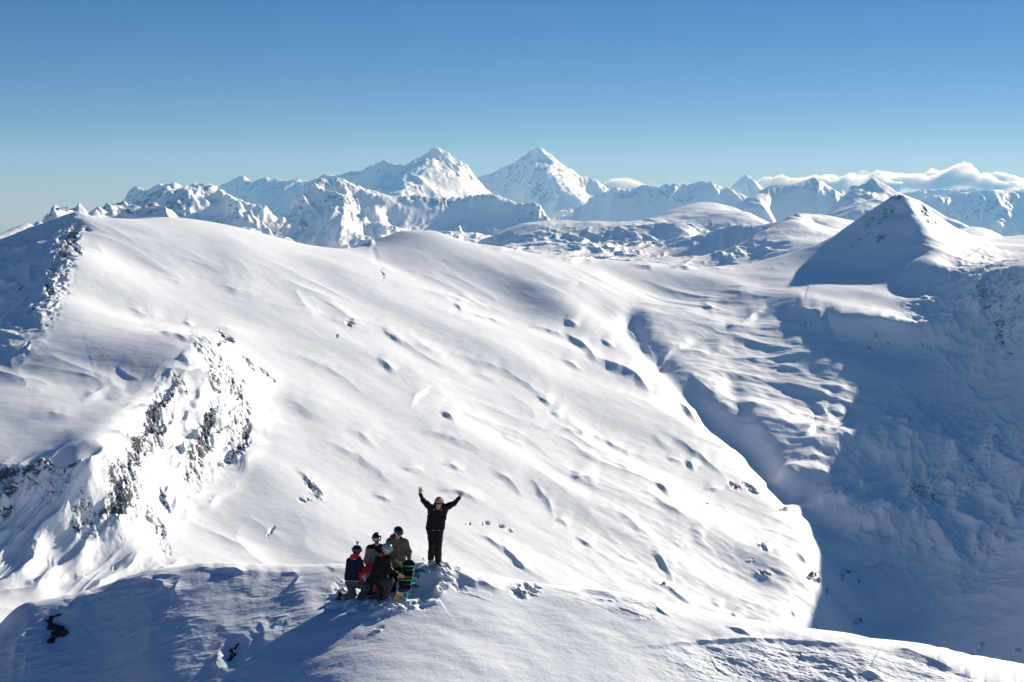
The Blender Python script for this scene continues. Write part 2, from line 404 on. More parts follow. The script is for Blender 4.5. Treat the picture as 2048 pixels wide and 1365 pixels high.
M_SCARP = [
 ([(700, 632), (780, 664), (850, 716), (930, 752)], 10, .35), ([(880, 700), (960, 722), (1050, 762), (1130, 826)], 11, .35), ([(1020, 840), (1100, 858), (1190, 868), (1260, 902), (1350, 926)], 10, .45), ([(930, 1050), (990, 1084), (1050, 1140), (1110, 1176)], 9, .4),
 ([(1180, 1010), (1260, 1040), (1320, 1090)], 12, .4), ([(560, 700), (660, 742), (740, 800)], 12, .25), ([(760, 560), (860, 580), (980, 610), (1060, 640)], 10, .3), ([(620, 880), (720, 920), (800, 980)], 12, .25), ([(1320, 860), (1400, 905), (1460, 965)], 10, .5), ([(1060, 560), (1160, 574), (1240, 600)], 9, .4),
 ([(1230, 980), (1290, 990), (1350, 1030), (1400, 1060)], 11, .4), ([(820, 860), (900, 880), (980, 915)], 11, .35), ([(1150, 900), (1230, 930), (1290, 960)], 11, .35),
 ([(905, 608), (930, 620)], 6, .9), ([(941, 629), (981, 635), (1020, 650)], 5, .9), ([(1055, 647), (1096, 654), (1135, 671)], 6, 1.0), ([(1122, 658), (1140, 668), (1166, 689), (1190, 720), (1200, 735)], 12, .8),
 ([(1186, 716), (1228, 740), (1272, 759), (1304, 794)], 12, 1.0), ([(1127, 630), (1160, 650)], 7, .9), ([(1200, 679), (1230, 697)], 6, .9),
 ([(1245, 640), (1275, 665), (1295, 688), (1309, 716)], 15, .8), ([(1351, 799), (1380, 820), (1404, 850)], 10, 1.0), ([(762, 660), (808, 692)], 6, .8), ([(752, 722), (795, 750)], 8, .8),
 ([(818, 822), (832, 798), (862, 776)], 10, .45), ([(880, 828), (914, 849)], 9, .9), ([(1120, 720), (1168, 745)], 6, .8), ([(1072, 787), (1105, 810)], 6, .8), ([(1100, 820), (1125, 835)], 8, .6),
 ([(1210, 877), (1245, 898)], 6, .8), ([(885, 930), (930, 944)], 6, .9), ([(975, 938), (1000, 950), (1030, 972), (1050, 995)], 11, .5), ([(1056, 955), (1078, 978), (1100, 1008), (1110, 1035)], 10, .5),
 ([(1140, 956), (1196, 968)], 12, .8), ([(1306, 971), (1350, 999)], 8, .9), ([(870, 980), (920, 986), (968, 1003)], 6, .9), ([(742, 988), (788, 1003)], 6, .8), ([(800, 940), (850, 946)], 6, .6),
 ([(1150, 1069), (1192, 1089)], 7, .8), ([(1110, 1034), (1140, 1048)], 7, .7), ([(955, 1064), (1010, 1098), (1052, 1146)], 6, .55), ([(1302, 1092), (1316, 1106), (1338, 1136), (1352, 1160)], 9, .8),
 ([(1283, 1140), (1349, 1175), (1400, 1214)], 8, .9), ([(1420, 1194), (1446, 1207)], 6, .8), ([(1462, 1218), (1484, 1239)], 8, .8), ([(1018, 1105), (1056, 1149)], 6, .6), ([(1580, 1208), (1596, 1228)], 6, .9),
 ([(1405, 980), (1450, 976)], 7, .8), ([(1370, 916), (1392, 938)], 9, .8), ([(1524, 1090), (1540, 1108)], 7, .8), ([(1568, 1006), (1584, 1024)], 7, .8), ([(1330, 910), (1370, 925)], 7, .6),
 ([(1380, 1060), (1410, 1080)], 9, .5), ([(1500, 1140), (1550, 1156)], 8, .7), ([(1590, 1100), (1620, 1130)], 8, .6), ([(1615, 1150), (1645, 1165)], 9, .8),
 ([(1230, 930), (1265, 950)], 7, .5), ([(1460, 880), (1490, 920)], 9, .6), ([(1300, 870), (1350, 895)], 9, .4), ([(1000, 870), (1050, 890)], 9, .5), ([(940, 740), (1000, 760)], 10, .35), ([(820, 690), (900, 712)], 10, .35),
 ([(560, 800), (650, 850)], 16, .2), ([(690, 860), (760, 900)], 14, .3), ([(640, 640), (730, 660)], 14, .25), ([(420, 560), (520, 590)], 14, .3), ([(300, 540), (390, 570)], 14, .22),
 # right basin
 ([(1400, 604), (1432, 620)], 9, .6), ([(1480, 642), (1505, 628), (1535, 616)], 9, .8), ([(1312, 720), (1341, 697), (1390, 674)], 10, .7), ([(1572, 641), (1606, 626), (1645, 634)], 12, .8),
 ([(1556, 645), (1628, 652)], 8, .6), ([(1652, 622), (1668, 640), (1676, 668)], 12, .7), ([(1575, 684), (1620, 688), (1693, 697), (1751, 709)], 9, .9), ([(1500, 730), (1560, 722), (1620, 740)], 12, .5),
 ([(1690, 650), (1760, 654), (1850, 664)], 14, 1.0), ([(1380, 740), (1400, 770), (1440, 800)], 12, .7), ([(1626, 800), (1640, 806), (1664, 838)], 12, .9),
 ([(1655, 822), (1700, 828)], 11, .9), ([(1598, 880), (1630, 855), (1690, 856)], 13, .7), ([(1540, 830), (1590, 822)], 10, .5), ([(1580, 905), (1640, 915)], 10, .4), ([(1420, 700), (1470, 690)], 10, .4),
 ([(1600, 985), (1660, 985), (1690, 992), (1745, 975), (1775, 960), (1800, 965), (1870, 975)], 12, 1.1), ([(1668, 1052), (1720, 1042), (1776, 1030)], 12, 1.1), ([(1640, 760), (1700, 765)], 9, .5),
 # cornice shadows along the skyline
 ([(1085, 514), (1130, 520), (1200, 521)], 8, 1.2), ([(1250, 531), (1300, 535), (1330, 536)], 5, 1.1), ([(1335, 537), (1395, 541)], 6, 1.1), ([(1410, 540), (1470, 540)], 5, .8), ([(955, 492), (1010, 503), (1060, 512)], 6, .9), ([(735, 492), (750, 486)], 10, .6),
 # left slope
 ([(250, 614), (294, 631), (332, 638)], 11, .5), ([(365, 646), (390, 653)], 6, .7), ([(232, 732), (255, 752), (284, 760)], 8, .55), ([(357, 711), (383, 727)], 9, .9),
 ([(290, 648), (342, 668), (405, 686), (422, 706)], 9, .55), ([(160, 812), (200, 785), (250, 770)], 16, .5),
 ([(590, 945), (615, 965), (650, 1000)], 8, .8), ([(210, 805), (260, 790)], 10, .4), ([(60, 840), (160, 850)], 18, .2),
]
def carve(lst, wd, depth):
    best = np.full(PX.shape, 1e9)
    for a, b in zip(lst[:-1], lst[1:]):
        ex, ey = b[0] - a[0], b[1] - a[1]; t = np.clip(((PX - a[0]) * ex + (PY - a[1]) * ey) / (ex * ex + ey * ey), 0, 1)
        best = np.minimum(best, np.hypot(PX - a[0] - t * ex, PY - a[1] - t * ey))
    return -depth * np.exp(-(best / wd) ** 2)
gully = carve([(1262, 648), (1290, 690), (1318, 724), (1365, 782), (1420, 830), (1470, 866), (1520, 920), (1570, 975)], 23, 12.0) + carve([(1318, 722), (1345, 700), (1390, 678), (1450, 650)], 11, 3.0) + carve([(1462, 770), (1478, 820), (1500, 880), (1540, 930)], 20, 5.0)
gully += carve([(1660, 640), (1672, 680)], 12, 5.0) + carve([(1640, 1060), (1690, 1040), (1780, 1050)], 12, 4.0)
dz = gully + scarps(PX, PY, M_SCARP, MPP, 0.78)
# cliff / rock patches (cx, cy, rx, ry, angle, strength)
ROCKS = [
 (310, 830, 42, 15, -52, .93), (275, 900, 46, 15, -70, .93), (245, 1000, 52, 21, -78, .95), (215, 1010, 24, 12, -60, .85), (340, 790, 22, 9, -50, .8), (410, 870, 62, 11, -80, .95), (385, 925, 34, 8, -70, .85),
 (470, 905, 30, 12, -30, .7), (492, 870, 30, 7, -82, .95), (300, 1050, 24, 5, 65, .6), (330, 1010, 24, 5, 62, .65), (30, 958, 46, 12, 5, .85), (95, 950, 30, 9, 5, .8), (12, 1000, 16, 26, 0, .7), (150, 945, 40, 6, -5, .6),
 (160, 1060, 20, 14, 60, .55), (235, 960, 20, 26, 0, .6), (455, 680, 24, 7, 40, .75), (440, 692, 10, 6, 0, .75), (360, 765, 20, 6, 50, .7), (475, 790, 22, 7, 50, .75), (435, 770, 22, 8, 50, .7), (500, 740, 26, 5, 50, .6), (535, 760, 20, 4, 45, .5),
 (628, 985, 26, 8, 50, .7), (612, 1005, 12, 5, 0, .55), (540, 1058, 10, 4, -50, .6), (420, 1000, 6, 6, 0, .0),
 (142, 470, 12, 20, 25, .95), (155, 492, 9, 14, -20, .9), (128, 500, 12, 20, 20, .75), (98, 575, 7, 18, -12, .92), (150, 455, 12, 7, 0, .9), (175, 452, 6, 3, 10, .8), (62, 615, 8, 10, 20, .6), (55, 700, 5, 14, 10, .6), (40, 570, 10, 8, 0, .45), (25, 560, 6, 3, 0, .6), (108, 530, 8, 24, 20, .6),
 (700, 650, 8, 8, 0, .65), (765, 548, 4, 14, 0, .45), (678, 680, 6, 4, 0, .6),
 (1468, 970, 12, 7, 20, .85), (1496, 968, 16, 5, 25, .8), (1505, 980, 12, 4, 20, .7), (1564, 1014, 8, 5, 20, .7), (1520, 1092, 6, 6, 0, .7), (1530, 1145, 16, 5, 15, .65), (1590, 1010, 8, 4, 10, .6), (1632, 1150, 18, 6, -15, .75), (1636, 1162, 8, 3, 0, .8), (1652, 1180, 5, 6, 0, .7),
 (1330, 1160, 5, 3, 0, .6), (1410, 1010, 5, 3, 0, .55), (1500, 1120, 8, 3, 0, .5), (970, 1045, 7, 5, 0, .6), (1020, 1060, 6, 5, 0, .5), (1000, 1050, 8, 3, 0, .55), (935, 1047, 5, 3, 0, .6),
 (1698, 1146, 16, 5, 0, .82), (1685, 1155, 4, 8, 0, .8), (1716, 1164, 6, 4, 0, .8), (1715, 1244, 14, 6, 0, .85), (1750, 1136, 8, 3, 0, .6), (1958, 1290, 6, 12, 40, .7), (2036, 1298, 10, 4, 0, .7), (1840, 985, 24, 10, 10, .72), (1870, 995, 12, 6, 30, .7),
 (1940, 925, 10, 8, 0, .6), (2005, 1045, 10, 6, 60, .55), (1950, 970, 14, 5, 0, .5), (1840, 590, 6, 6, 0, .0),
 (1792, 392, 12, 9, -20, .85), (1800, 386, 8, 5, 0, .8), (1848, 420, 7, 16, -20, .98), (1836, 402, 11, 5, 35, .95), (1822, 394, 5, 6, 0, .95), (1775, 420, 14, 7, -40, .6), (1738, 446, 16, 8, -40, .62), (1762, 472, 12, 9, -20, .72),
 (1965, 590, 12, 22, 15, .72), (1960, 575, 16, 14, 0, .55), (2000, 560, 20, 12, 0, .5), (1998, 660, 12, 36, -5, .68), (2004, 685, 7, 18, -20, .8), (1755, 675, 6, 10, 0, .7), (1966, 540, 18, 4, 0, .6), (2030, 560, 20, 16, 0, .5), (1740, 704, 8, 6, 0, .7), (2020, 705, 10, 4, 0, .6), (1945, 700, 10, 20, 0, .4),
 (1610, 652, 14, 4, 0, .6), (1780, 425, 20, 5, -42, .62), (1750, 452, 22, 5, -42, .58), (1715, 478, 20, 4, -40, .5), (1862, 440, 8, 14, -30, .75), (1985, 610, 26, 44, 0, .52), (1925, 600, 16, 24, 0, .42), (2035, 640, 18, 60, 0, .46), (1850, 700, 30, 8, 10, .38), (1770, 690, 24, 5, 5, .5), (1900, 860, 40, 10, 15, .34), (1960, 1100, 50, 12, 20, .36), (1760, 1060, 30, 6, -10, .36), (1850, 480, 8, 4, 30, .3), (1968, 515, 6, 3, 30, .5),
]
ROCKS = [(x, y, rx * 1.15, ry * 1.1, a, st) if (x < 540 and y > 740) else (x, y, rx, ry, a, st) for x, y, rx, ry, a, st in ROCKS]
ROCKS += [(300, 870, 90, 34, -65, .50), (250, 990, 80, 40, -75, .52), (410, 880, 90, 24, -75, .48), (480, 850, 60, 20, -70, .48), (60, 975, 90, 26, 5, .50), (170, 1030, 60, 26, 60, .44), (445, 740, 80, 18, 48, .50), (310, 1050, 60, 14, 62, .40)]
rk = blobs(PX, PY, [(x, y, rx, ry, a, st + (0.11 if x < 560 and y > 740 else 0.03)) for x, y, rx, ry, a, st in ROCKS])
# world-space snow relief: long swells down the fall line, then wind drifts
A_ = (0.81 * X - 0.59 * Y); B_ = (0.59 * X + 0.81 * Y)
wx = fbm(X / 260, Y / 260, 2, seed=3) * 40
sh = 1.0 - 0.6 * sstep(40, 0, np.abs(PY - 0)) 
big = fbm((A_ + wx) / 400, (B_ + wx) / 210, 2, 0.45, seed=11)
rel = big * 7.5
rel += fbm((A_ + wx) / 120, (B_ - wx) / 84, 2, 0.45, seed=21) * 1.05 * (0.5 + sstep(-.4, .6, big))
rel += fbm(A_ / 26, B_ / 14, 2, 0.5, seed=31) * 0.10
lumps = sstep(0.0, 0.7, fbm(X / 230, Y / 230, 2, seed=41))
q = ridged((A_ + wx) / 150, (B_ + wx * 0.5) / 80, 2, 0.45, seed=45)
rel += lumps * (q - 0.5) * 2.0
rough = sstep(900, 1150, PY) * sstep(1000, 1300, PX) * (1 - sstep(1640, 1700, PX))
rel += rough * (fbm((A_ + wx) / 60, B_ / 34, 3, 0.5, seed=51) * 1.0 + sstep(.2, .9, fbm(A_ / 24, B_ / 18, 2, .5, seed=53)) * 0.6)
bas = blobs(PX, PY, [(1560, 790, 210, 150, 30, 1.0), (1450, 640, 180, 60, 0, .5), (1640, 940, 120, 70, 0, 1.0)])
rel += bas * ((ridged((X + wx) / 170, (Y - wx * .7) / 78, 3, 0.5, seed=55) - .6) * 2.2 + fbm(X / 60, Y / 45, 3, .5, seed=57) * 1.8)
# fluted cliff and couloirs under the plateau
band = blobs(PX, PY, [(150, 1010, 230, 75, -8, 1.0), (330, 880, 150, 70, -60, 1.0), (450, 840, 90, 70, -80, .8), (120, 1130, 240, 60, 10, .6)])
ac = (0.95 * X - 0.3 * Y)
fl = ridged((ac + fbm(X / 50, Y / 50, 2, seed=5) * 8) / 34, Y / 150, 3, 0.5, seed=61) - 0.6
rel += band * fl * 9.0
fl2 = ridged((ac + fbm(X / 24, Y / 24, 2, seed=6) * 5) / 15, Y / 70, 3, 0.55, seed=63) - 0.6
rel += sstep(.3, 1, band) * fl2 * 3.2
crag = rk * (1.6 - np.abs(fbm((X + Y * .3) / 12, Y / 17, 5, 0.6, seed=71)) * 6.0)
crag += sstep(0.2, 0.8, rk) * fbm(X / 40, Y / 40, 2, 0.6, seed=75) * 3
# rock ribs of the peak wall in the shade
flank = blobs(PX, PY, [(30, 580, 60, 130, 0, 1.0)])
rel += flank * ((ridged((X + Y * .4) / 60, Y / 90, 4, 0.55, seed=85) - .6) * 3.0 + fbm(X / 14, Y / 20, 2, .5, seed=86) * .3)
wall = blobs(PX, PY, [(1960, 640, 120, 110, 0, 1.0), (1900, 1000, 220, 200, 0, .8)])
rel += wall * ((ridged(X / 75, Y / 130, 4, 0.6, seed=81) - 0.6) * 6 + (ridged(X / 24, Y / 60, 3, 0.6, seed=82) - 0.6) * 1.7)
# ridge lines keep their line but get small breaks
brk = blobs(PX, PY, [(120, 520, 26, 110, 12, 1.0), (1800, 400, 60, 30, 30, .7), (1970, 548, 90, 14, 0, .8)])
rel += brk * (0.5 - np.abs(fbm(X / 16, Y / 22, 4, 0.6, seed=91)) * 1.4) * 3.0
fade = 1 - 0.75 * blobs(PX, PY, [(1800, 400, 110, 60, 0, 1.0), (1200, 505, 700, 26, 2, .8), (300, 435, 300, 22, 10, 1.0)])
Z = Z + rel * np.where(R > 2900, 0.3, fade) + dz + crag
gy, gx = np.gradient(Z)
rk = np.where(rk > 0.02, rk, 0)
mat_mid = snow_mat('snow_and_rock', 9.0, bump=0.09, rock_scale=4.0, rockcol=((0.010, 0.010, 0.011), (0.052, 0.048, 0.045)))
basin = structure(mesh_grid('snow_basin', X, Y, Z, mat_mid, {'rock': rk}))

# ------------------------------------------------------------------ the ranges behind
def ridge(fl, lst, front=(0.45, 600), back=(0.5, 500), c=0.0015, step=14, foot_every=2, far=None):
    """a crest (px, py, D) with a slope falling towards us and one falling away"""
    fl.line(lst, step, c)
    for px, py, D in lst[::foot_every] + [lst[-1]]:
        x, y, z = W(px, py, D)
        for g, L in ((front[0], -front[1]), (back[0], back[1])):
            k = (D + L) / D; fl.addw(x * k, y * k, z - g * abs(L), 0.03, 0)
        if far:
            k = (D + back[1] * 2.2) / D; fl.addw(x * k, y * k, z - far, 0.04)

SHADE = (0.28, 0.66); LIT = (-0.5, 0.34); SOFT = (-0.15, 0.45)

def crest(PX, PY, *rs):
    m = np.zeros_like(PX)
    for r_ in rs:
        y = np.interp(PX, [p[0] for p in r_], [p[1] for p in r_], left=-999, right=-999)
        m = np.maximum(m, np.exp(-((PY - y) / 9.0) ** 2))
    return m

def low(fl, pxs, D, z, c=0.06):
    for px in pxs:
        x, y, _ = W(px, 500, D); fl.addw(x, y, z, c)

def far_mesh(name, fl, pr, dr, nc, nr, relief, mat, rockf):
    fl.solve(2e-4)
    if QUICK: nc //= 2; nr //= 2
    th = np.arctan((np.linspace(pr[0], pr[1], nc) - 1024) / F)
    lr = np.linspace(math.log(dr[0]), math.log(dr[1]), nr)
    U, V = np.meshgrid(th, lr); T = fl.eval(U, V); R = np.exp(V)
    X = R * np.sin(U); Y = R * np.cos(U); Z = T * R
    PX, PY = proj(X, Y, Z)
    Z, rk = relief(X, Y, Z, PX, PY)
    return structure(mesh_grid(name, X, Y, Z, mat, {'rock': rk}))

# --- near hills: 3.4 to 7 km
nh = Field()
K1 = [(930, 500, 5200), (970, 484, 5300), (1010, 470, 5500), (1060, 460, 5700), (1100, 452, 5800), (1150, 455, 5700), (1200, 450, 5700), (1240, 448, 5700), (1285, 444, 5800), (1330, 425, 6000), (1368, 415, 6150), (1405, 411, 6200), (1440, 415, 6200), (1490, 428, 6000), (1520, 440, 5700), (1560, 456, 5400), (1620, 470, 5300)]
nh.line(K1, 20, 0.004)
for px, py, D in K1[::2]:
    x, y, z = W(px, py, D); nh.addw(x * 1.1, y * 1.1, z - 180, 0.03); nh.addw(x * 1.25, y * 1.25, z - 480, 0.05)
nh.pts([(1000, 500, 4600), (1080, 490, 4800), (1160, 490, 4800), (1240, 490, 4700), (1320, 480, 4800), (1400, 470, 4900), (1480, 475, 4600), (1240, 520, 4100), (1330, 520, 4100), (1420, 520, 4050), (1120, 520, 4200), (1020, 530, 4000), (1380, 440, 5500), (1460, 445, 5400), (1300, 455, 5300),
        (800, 520, 4300), (700, 540, 4000), (1200, 560, 3500), (1000, 570, 3500)], 0.02)
K2 = [(1420, 532, 3700), (1470, 505, 3800), (1520, 473, 3950), (1560, 447, 4100), (1592, 426, 4250), (1620, 425, 4350), (1660, 431, 4450), (1700, 441, 4500), (1740, 455, 4500), (1780, 470, 4500)]
nh.line(K2, 14, 0.003)
nh.line([(1592, 434, 4230), (1590, 445, 4120), (1600, 462, 4000), (1612, 480, 3880)], 12, 0.003)
nh.line([(1612, 480, 3880), (1650, 468, 4000), (1690, 455, 4250)], 12, 0.01)
nh.pts([(1625, 448, 4260), (1560, 480, 3870), (1520, 505, 3750), (1600, 500, 3700), (1660, 490, 3750), (1700, 480, 3850)], 0.01)
for px, py, D in K2[2::2]:
    x, y, z = W(px, py, D); nh.addw(x * 1.08, y * 1.08, z - 90, 0.03); nh.addw(x * 1.2, y * 1.2, z - 330, 0.04)
K3 = [(1880, 462, 3900), (1905, 454, 3950), (1945, 447, 4000), (1975, 452, 3990), (2000, 468, 3900), (2030, 480, 3850)]
nh.line(K3, 14, 0.004)
for px, py, D in K3[::2]:
    x, y, z = W(px, py, D); nh.addw(x * 1.08, y * 1.08, z - 90, 0.03); nh.addw(x * 0.93, y * 0.93, z - 90, 0.03); nh.addw(x * 1.25, y * 1.25, z - 400, 0.05)
# low lit spurs behind the left skyline
K4 = [(140, 445, 4300), (175, 428, 4400), (200, 414, 4500), (230, 405, 4500), (250, 416, 4450), (285, 418, 4450), (312, 408, 4500), (335, 420, 4400), (370, 440, 4300), (410, 462, 4200), (450, 470, 4150), (490, 455, 4300), (515, 463, 4250), (560, 480, 4150), (600, 490, 4100), (625, 500, 4050), (680, 520, 4000)]
nh.line(K4, 14, 0.002)
for px, py, D in K4[::2]:
    x, y, z = W(px, py, D); nh.addw(x * 0.92, y * 0.92, z - 150, 0.02); nh.addw(x * 1.07, y * 1.07, z - 150, 0.03); nh.addw(x * 1.3, y * 1.3, z - 480, 0.05)
K5 = [(-80, 500, 2900), (-20, 478, 2950), (20, 468, 3000), (60, 445, 3100), (90, 428, 3300), (110, 416, 3400), (125, 413, 3450), (142, 411, 3500), (152, 420, 3500), (175, 440, 3500), (220, 460, 3500)]
ridge(nh, K5, (0.3, 300), (0.5, 300))
low(nh, (-300, 0, 300, 700, 1100, 1500, 1900, 2300), 7600, -760)
low(nh, (-300, 2300), 4500, -500); low(nh, (-300, 300, 800, 1200, 1800, 2300), 2700, -500); low(nh, (820,), 5500, -520)
def rel_nh(X, Y, Z, PX, PY):
    wx = fbm(X / 400, Y / 400, 2, seed=103) * 90
    lump = blobs(PX, PY, [(1150, 500, 220, 40, 0, 1.0), (1420, 490, 130, 40, 0, .9), (1000, 490, 60, 30, 0, .8), (1350, 460, 120, 26, 0, .6)])
    r = fbm((X + wx) / 420, (Y - wx) / 700, 3, 0.5, seed=105) * 14
    r += lump * (ridged((X + wx * 1.2) / 100, (Y + wx) / 200, 4, 0.55, seed=107) - 0.55) * 9
    crag = blobs(PX, PY, [(230, 425, 130, 26, 0, 1.0), (400, 455, 90, 30, 20, 1.0), (540, 475, 80, 24, 12, .9), (120, 420, 40, 14, -20, 1.0)])
    r += crag * (ridged(X / 130, Y / 260, 4, 0.6, seed=109) - 0.6) * 22 * (1 - .6 * crest(PX, PY, K4, K5))
    r += fbm(X / 60, Y / 60, 3, 0.5, seed=111) * 1.6
    rk = crag * 0.52
    return Z + r, rk
mat_nh = snow_mat('far_snow_near_hills', 22.0, bump=0.25, rock_scale=1.0)
far_mesh('snow_hills', nh, (-300, 2350), (2600, 7800), 1250, 620, rel_nh, mat_nh, None)

# --- middle ranges: 7 to 12 km
md = Field()
RC = [(130, 470, 7000), (170, 440, 7000), (200, 418, 7100), (250, 409, 7200), (275, 400, 7300), (305, 394, 7300), (330, 384, 7400), (350, 378, 7400), (375, 384, 7300), (405, 381, 7400), (428, 373, 7500), (450, 392, 7300), (478, 400, 7300), (470, 420, 7100), (500, 440, 7000)]
ridge(md, RC, (0.75, 480), (0.6, 500), foot_every=3, far=700)
for an, ls in (((350, 378, 7400), [(345, 400), (352, 430), (372, 455)]), ((428, 373, 7500), [(440, 400), (455, 430), (500, 455)]), ((275, 400, 7300), [(290, 415), (320, 435)])):
    q = face(md, an, ls, LIT, 0.002, True)
    for k_ in q: face(md, k_, [(k_[0] - 22, k_[1] + 6)], SHADE)
RD = [(540, 452, 7600), (565, 432, 7700), (590, 406, 7900), (612, 388, 8000), (636, 364, 8200), (652, 371, 8200), (682, 362, 8300), (702, 371, 8300), (725, 381, 8300), (760, 397, 8300), (800, 402, 8400), (850, 397, 8500), (905, 394, 8600), (942, 391, 8700), (980, 393, 8700), (1010, 402, 8700), (1042, 411, 8700), (1075, 417, 8700), (1092, 432, 8500), (1110, 460, 8300)]
ridge(md, RD, (0.6, 520), (0.6, 500), foot_every=2, far=700)
for an, ls in (((636, 364, 8200), [(610, 400), (575, 440), (560, 470)]), ((760, 397, 8300), [(748, 420), (752, 440), (770, 470)]), ((682, 362, 8300), [(690, 395), (680, 430), (664, 460)]), ((1092, 432, 8500), [(1060, 450), (1010, 475)])):
    q = face(md, an, ls, SOFT, 0.003, True)
    for k_ in q: face(md, k_, [(k_[0] - 26, k_[1] + 8)], SHADE)
for px, py, D in RD[9:]: face(md, (px, py, D), [(px - 6, py + 24), (px - 14, py + 52)], SHADE)
bot = [(px - 14, py + 52, KF((px, py, D), px - 14, py + 52, SHADE)) for px, py, D in RD[9:-1]]
for k_ in bot: face(md, k_, [(k_[0], k_[1] + 26), (k_[0], k_[1] + 50)], (-0.1, 0.14), 0.02)
RA = [(240, 420, 11000), (252, 401, 11000), (262, 383, 11000), (275, 374, 11000), (292, 380, 11000), (305, 376, 11000), (325, 364, 11000), (346, 361, 11000), (358, 373, 11000), (388, 368, 11000), (425, 369, 11000), (436, 378, 11000), (470, 395, 11000), (520, 410, 11000)]
ridge(md, RA, (0.8, 560), (0.6, 600), foot_every=3, far=900)
RH = [(1400, 460, 10100), (1440, 436, 10200), (1490, 409, 10300), (1512, 390, 10400), (1532, 375, 10500), (1552, 373, 10500), (1590, 370, 10500), (1612, 362, 10500), (1628, 356, 10500), (1645, 370, 10500), (1668, 383, 10400), (1700, 395, 10400), (1725, 420, 10300), (1750, 450, 10200)]
ridge(md, RH, (0.75, 600), (0.6, 500), foot_every=2, far=800)
face(md, (1532, 375, 10500), [(1525, 400), (1535, 425)], LIT, 0.02)
RI = [(1640, 450, 8000), (1670, 412, 8100), (1684, 396, 8200), (1700, 374, 8300), (1720, 368, 8300), (1742, 353, 8400), (1756, 358, 8400), (1768, 370, 8400), (1800, 384, 8300), (1850, 402, 8100), (1890, 428, 7900), (1920, 446, 7700), (1960, 470, 7600)]
ridge(md, RI, (0.4, 500), (0.5, 500), foot_every=2, far=800)
q = face(md, (1768, 370, 8400), [(1740, 394), (1715, 402), (1690, 425), (1660, 445)], (-0.3, 0.3), 0.003, True)
face(md, (1742, 353, 8400), [(1715, 385), (1690, 405)], SHADE)
face(md, (1800, 384, 8300), [(1780, 410), (1760, 430)], (-.3, .2)); face(md, (1850, 402, 8100), [(1830, 430)], (-.3, .2))
low(md, (-400, 50, 1220, 1320, 2100, 2400), 8200, -620); low(md, (-300, 100, 400, 800, 1200, 1600, 2000, 2400), 5900, -640); low(md, (-300, 0, 700, 1000, 1250, 1400, 1800, 2200), 13200, -900)
def rel_md(X, Y, Z, PX, PY):
    wx = fbm(X / 700, Y / 700, 2, seed=123) * 150
    hard = 0.25 + blobs(PX, PY, [(340, 420, 220, 60, 0, 1.0), (660, 430, 120, 90, 0, 1.0), (620, 380, 110, 20, 0, 1.0), (900, 400, 180, 12, 0, .7), (1070, 420, 50, 26, 30, .9), (300, 372, 180, 20, 0, 1.0), (1700, 370, 60, 24, 0, .8), (900, 470, 120, 22, 0, .5)])
    r = fbm((X + wx) / 700, (Y - wx) / 1000, 2, 0.5, seed=125) * 26
    r += hard * (ridged((X + wx) / 210, (Y + wx) / 620, 5, 0.52, seed=127) - 0.7) * 32 * (1 - 0.6 * crest(PX, PY, RC, RD, RA, RH, RI))
    r += (ridged(X / 60, Y / 170, 3, 0.6, seed=130) - 0.6) * 4.5 * hard + fbm(X / 45, Y / 80, 3, 0.6, seed=131) * 9 * hard * crest(PX, PY, RC, RD, RA) + fbm(X / 110, Y / 110, 3, 0.55, seed=129) * 4 * hard
    rk = blobs(PX, PY, [(640, 372, 26, 14, 0, .72), (700, 372, 30, 9, 10, .66), (610, 440, 60, 12, -60, .66), (575, 440, 50, 10, -45, .66), (330, 400, 120, 36, 0, .60), (300, 378, 90, 10, 0, .66), (440, 420, 40, 40, 0, .58), (880, 402, 110, 7, 0, .70), (1075, 425, 30, 16, 40, .68),
                       (1035, 450, 30, 12, 0, .5), (680, 400, 60, 20, 0, .55), (1590, 380, 90, 16, 0, .52), (1720, 370, 30, 12, 0, .6)])
    return Z + r, rk
far_mesh('mountains', md, (-250, 2300), (5800, 13000), 1350, 620, rel_md, snow_mat('far_snow_mountains', 45.0, bump=0.3, rock_scale=1.2), None)

# --- the high peaks: 12 to 20 km
hp = Field()
RB = [(400, 400, 15000), (437, 377, 15000), (462, 360, 15000), (483, 351, 15000), (498, 364, 15000), (520, 360, 15000), (548, 357, 15000), (566, 363, 15000), (600, 369, 15000), (640, 376, 15000)]
ridge(hp, RB, (0.8, 700), (0.6, 700), foot_every=3, far=1000)
RE = [(590, 378, 14200), (615, 366, 14200), (650, 347, 14200), (668, 352, 14200), (700, 344, 14100), (722, 342, 14000), (738, 334, 13900), (768, 321, 13800), (782, 330, 13800), (800, 331, 13700), (830, 322, 13500), (845, 311, 13400), (872, 297, 13200), (890, 308, 13200), (906, 319, 13200), (918, 320, 13200), (930, 330, 13200), (950, 352, 13200), (968, 374, 13100), (985, 390, 13000), (1010, 410, 13000)]
ridge(hp, RE, (0.7, 700), (0.6, 700), foot_every=2, far=1000)
q = face(hp, (872, 297, 13200), [(862, 320), (846, 345), (822, 368), (800, 394)], LIT, 0.002, True)
for k_ in q: face(hp, k_, [(k_[0] - 26, k_[1] + 4)], (0.25, 0.7))
face(hp, (872, 297, 13200), [(910, 350), (935, 380), (880, 378), (860, 392), (900, 395)], LIT)
for k_ in RE[4:12]: face(hp, k_, [(k_[0], k_[1] + 26), (k_[0] - 4, k_[1] + 48)], SHADE)
RF = [(925, 375, 17000), (955, 356, 17000), (985, 345, 17000), (1010, 334, 17000), (1042, 316, 16900), (1060, 303, 16800), (1080, 296, 16700), (1098, 306, 16700), (1118, 325, 16700), (1142, 340, 16700), (1160, 354, 16700), (1196, 362, 16700), (1210, 375, 16600), (1240, 392, 16500), (1280, 405, 16500)]
ridge(hp, RF, (0.7, 950), (0.6, 800), foot_every=2, far=1100)
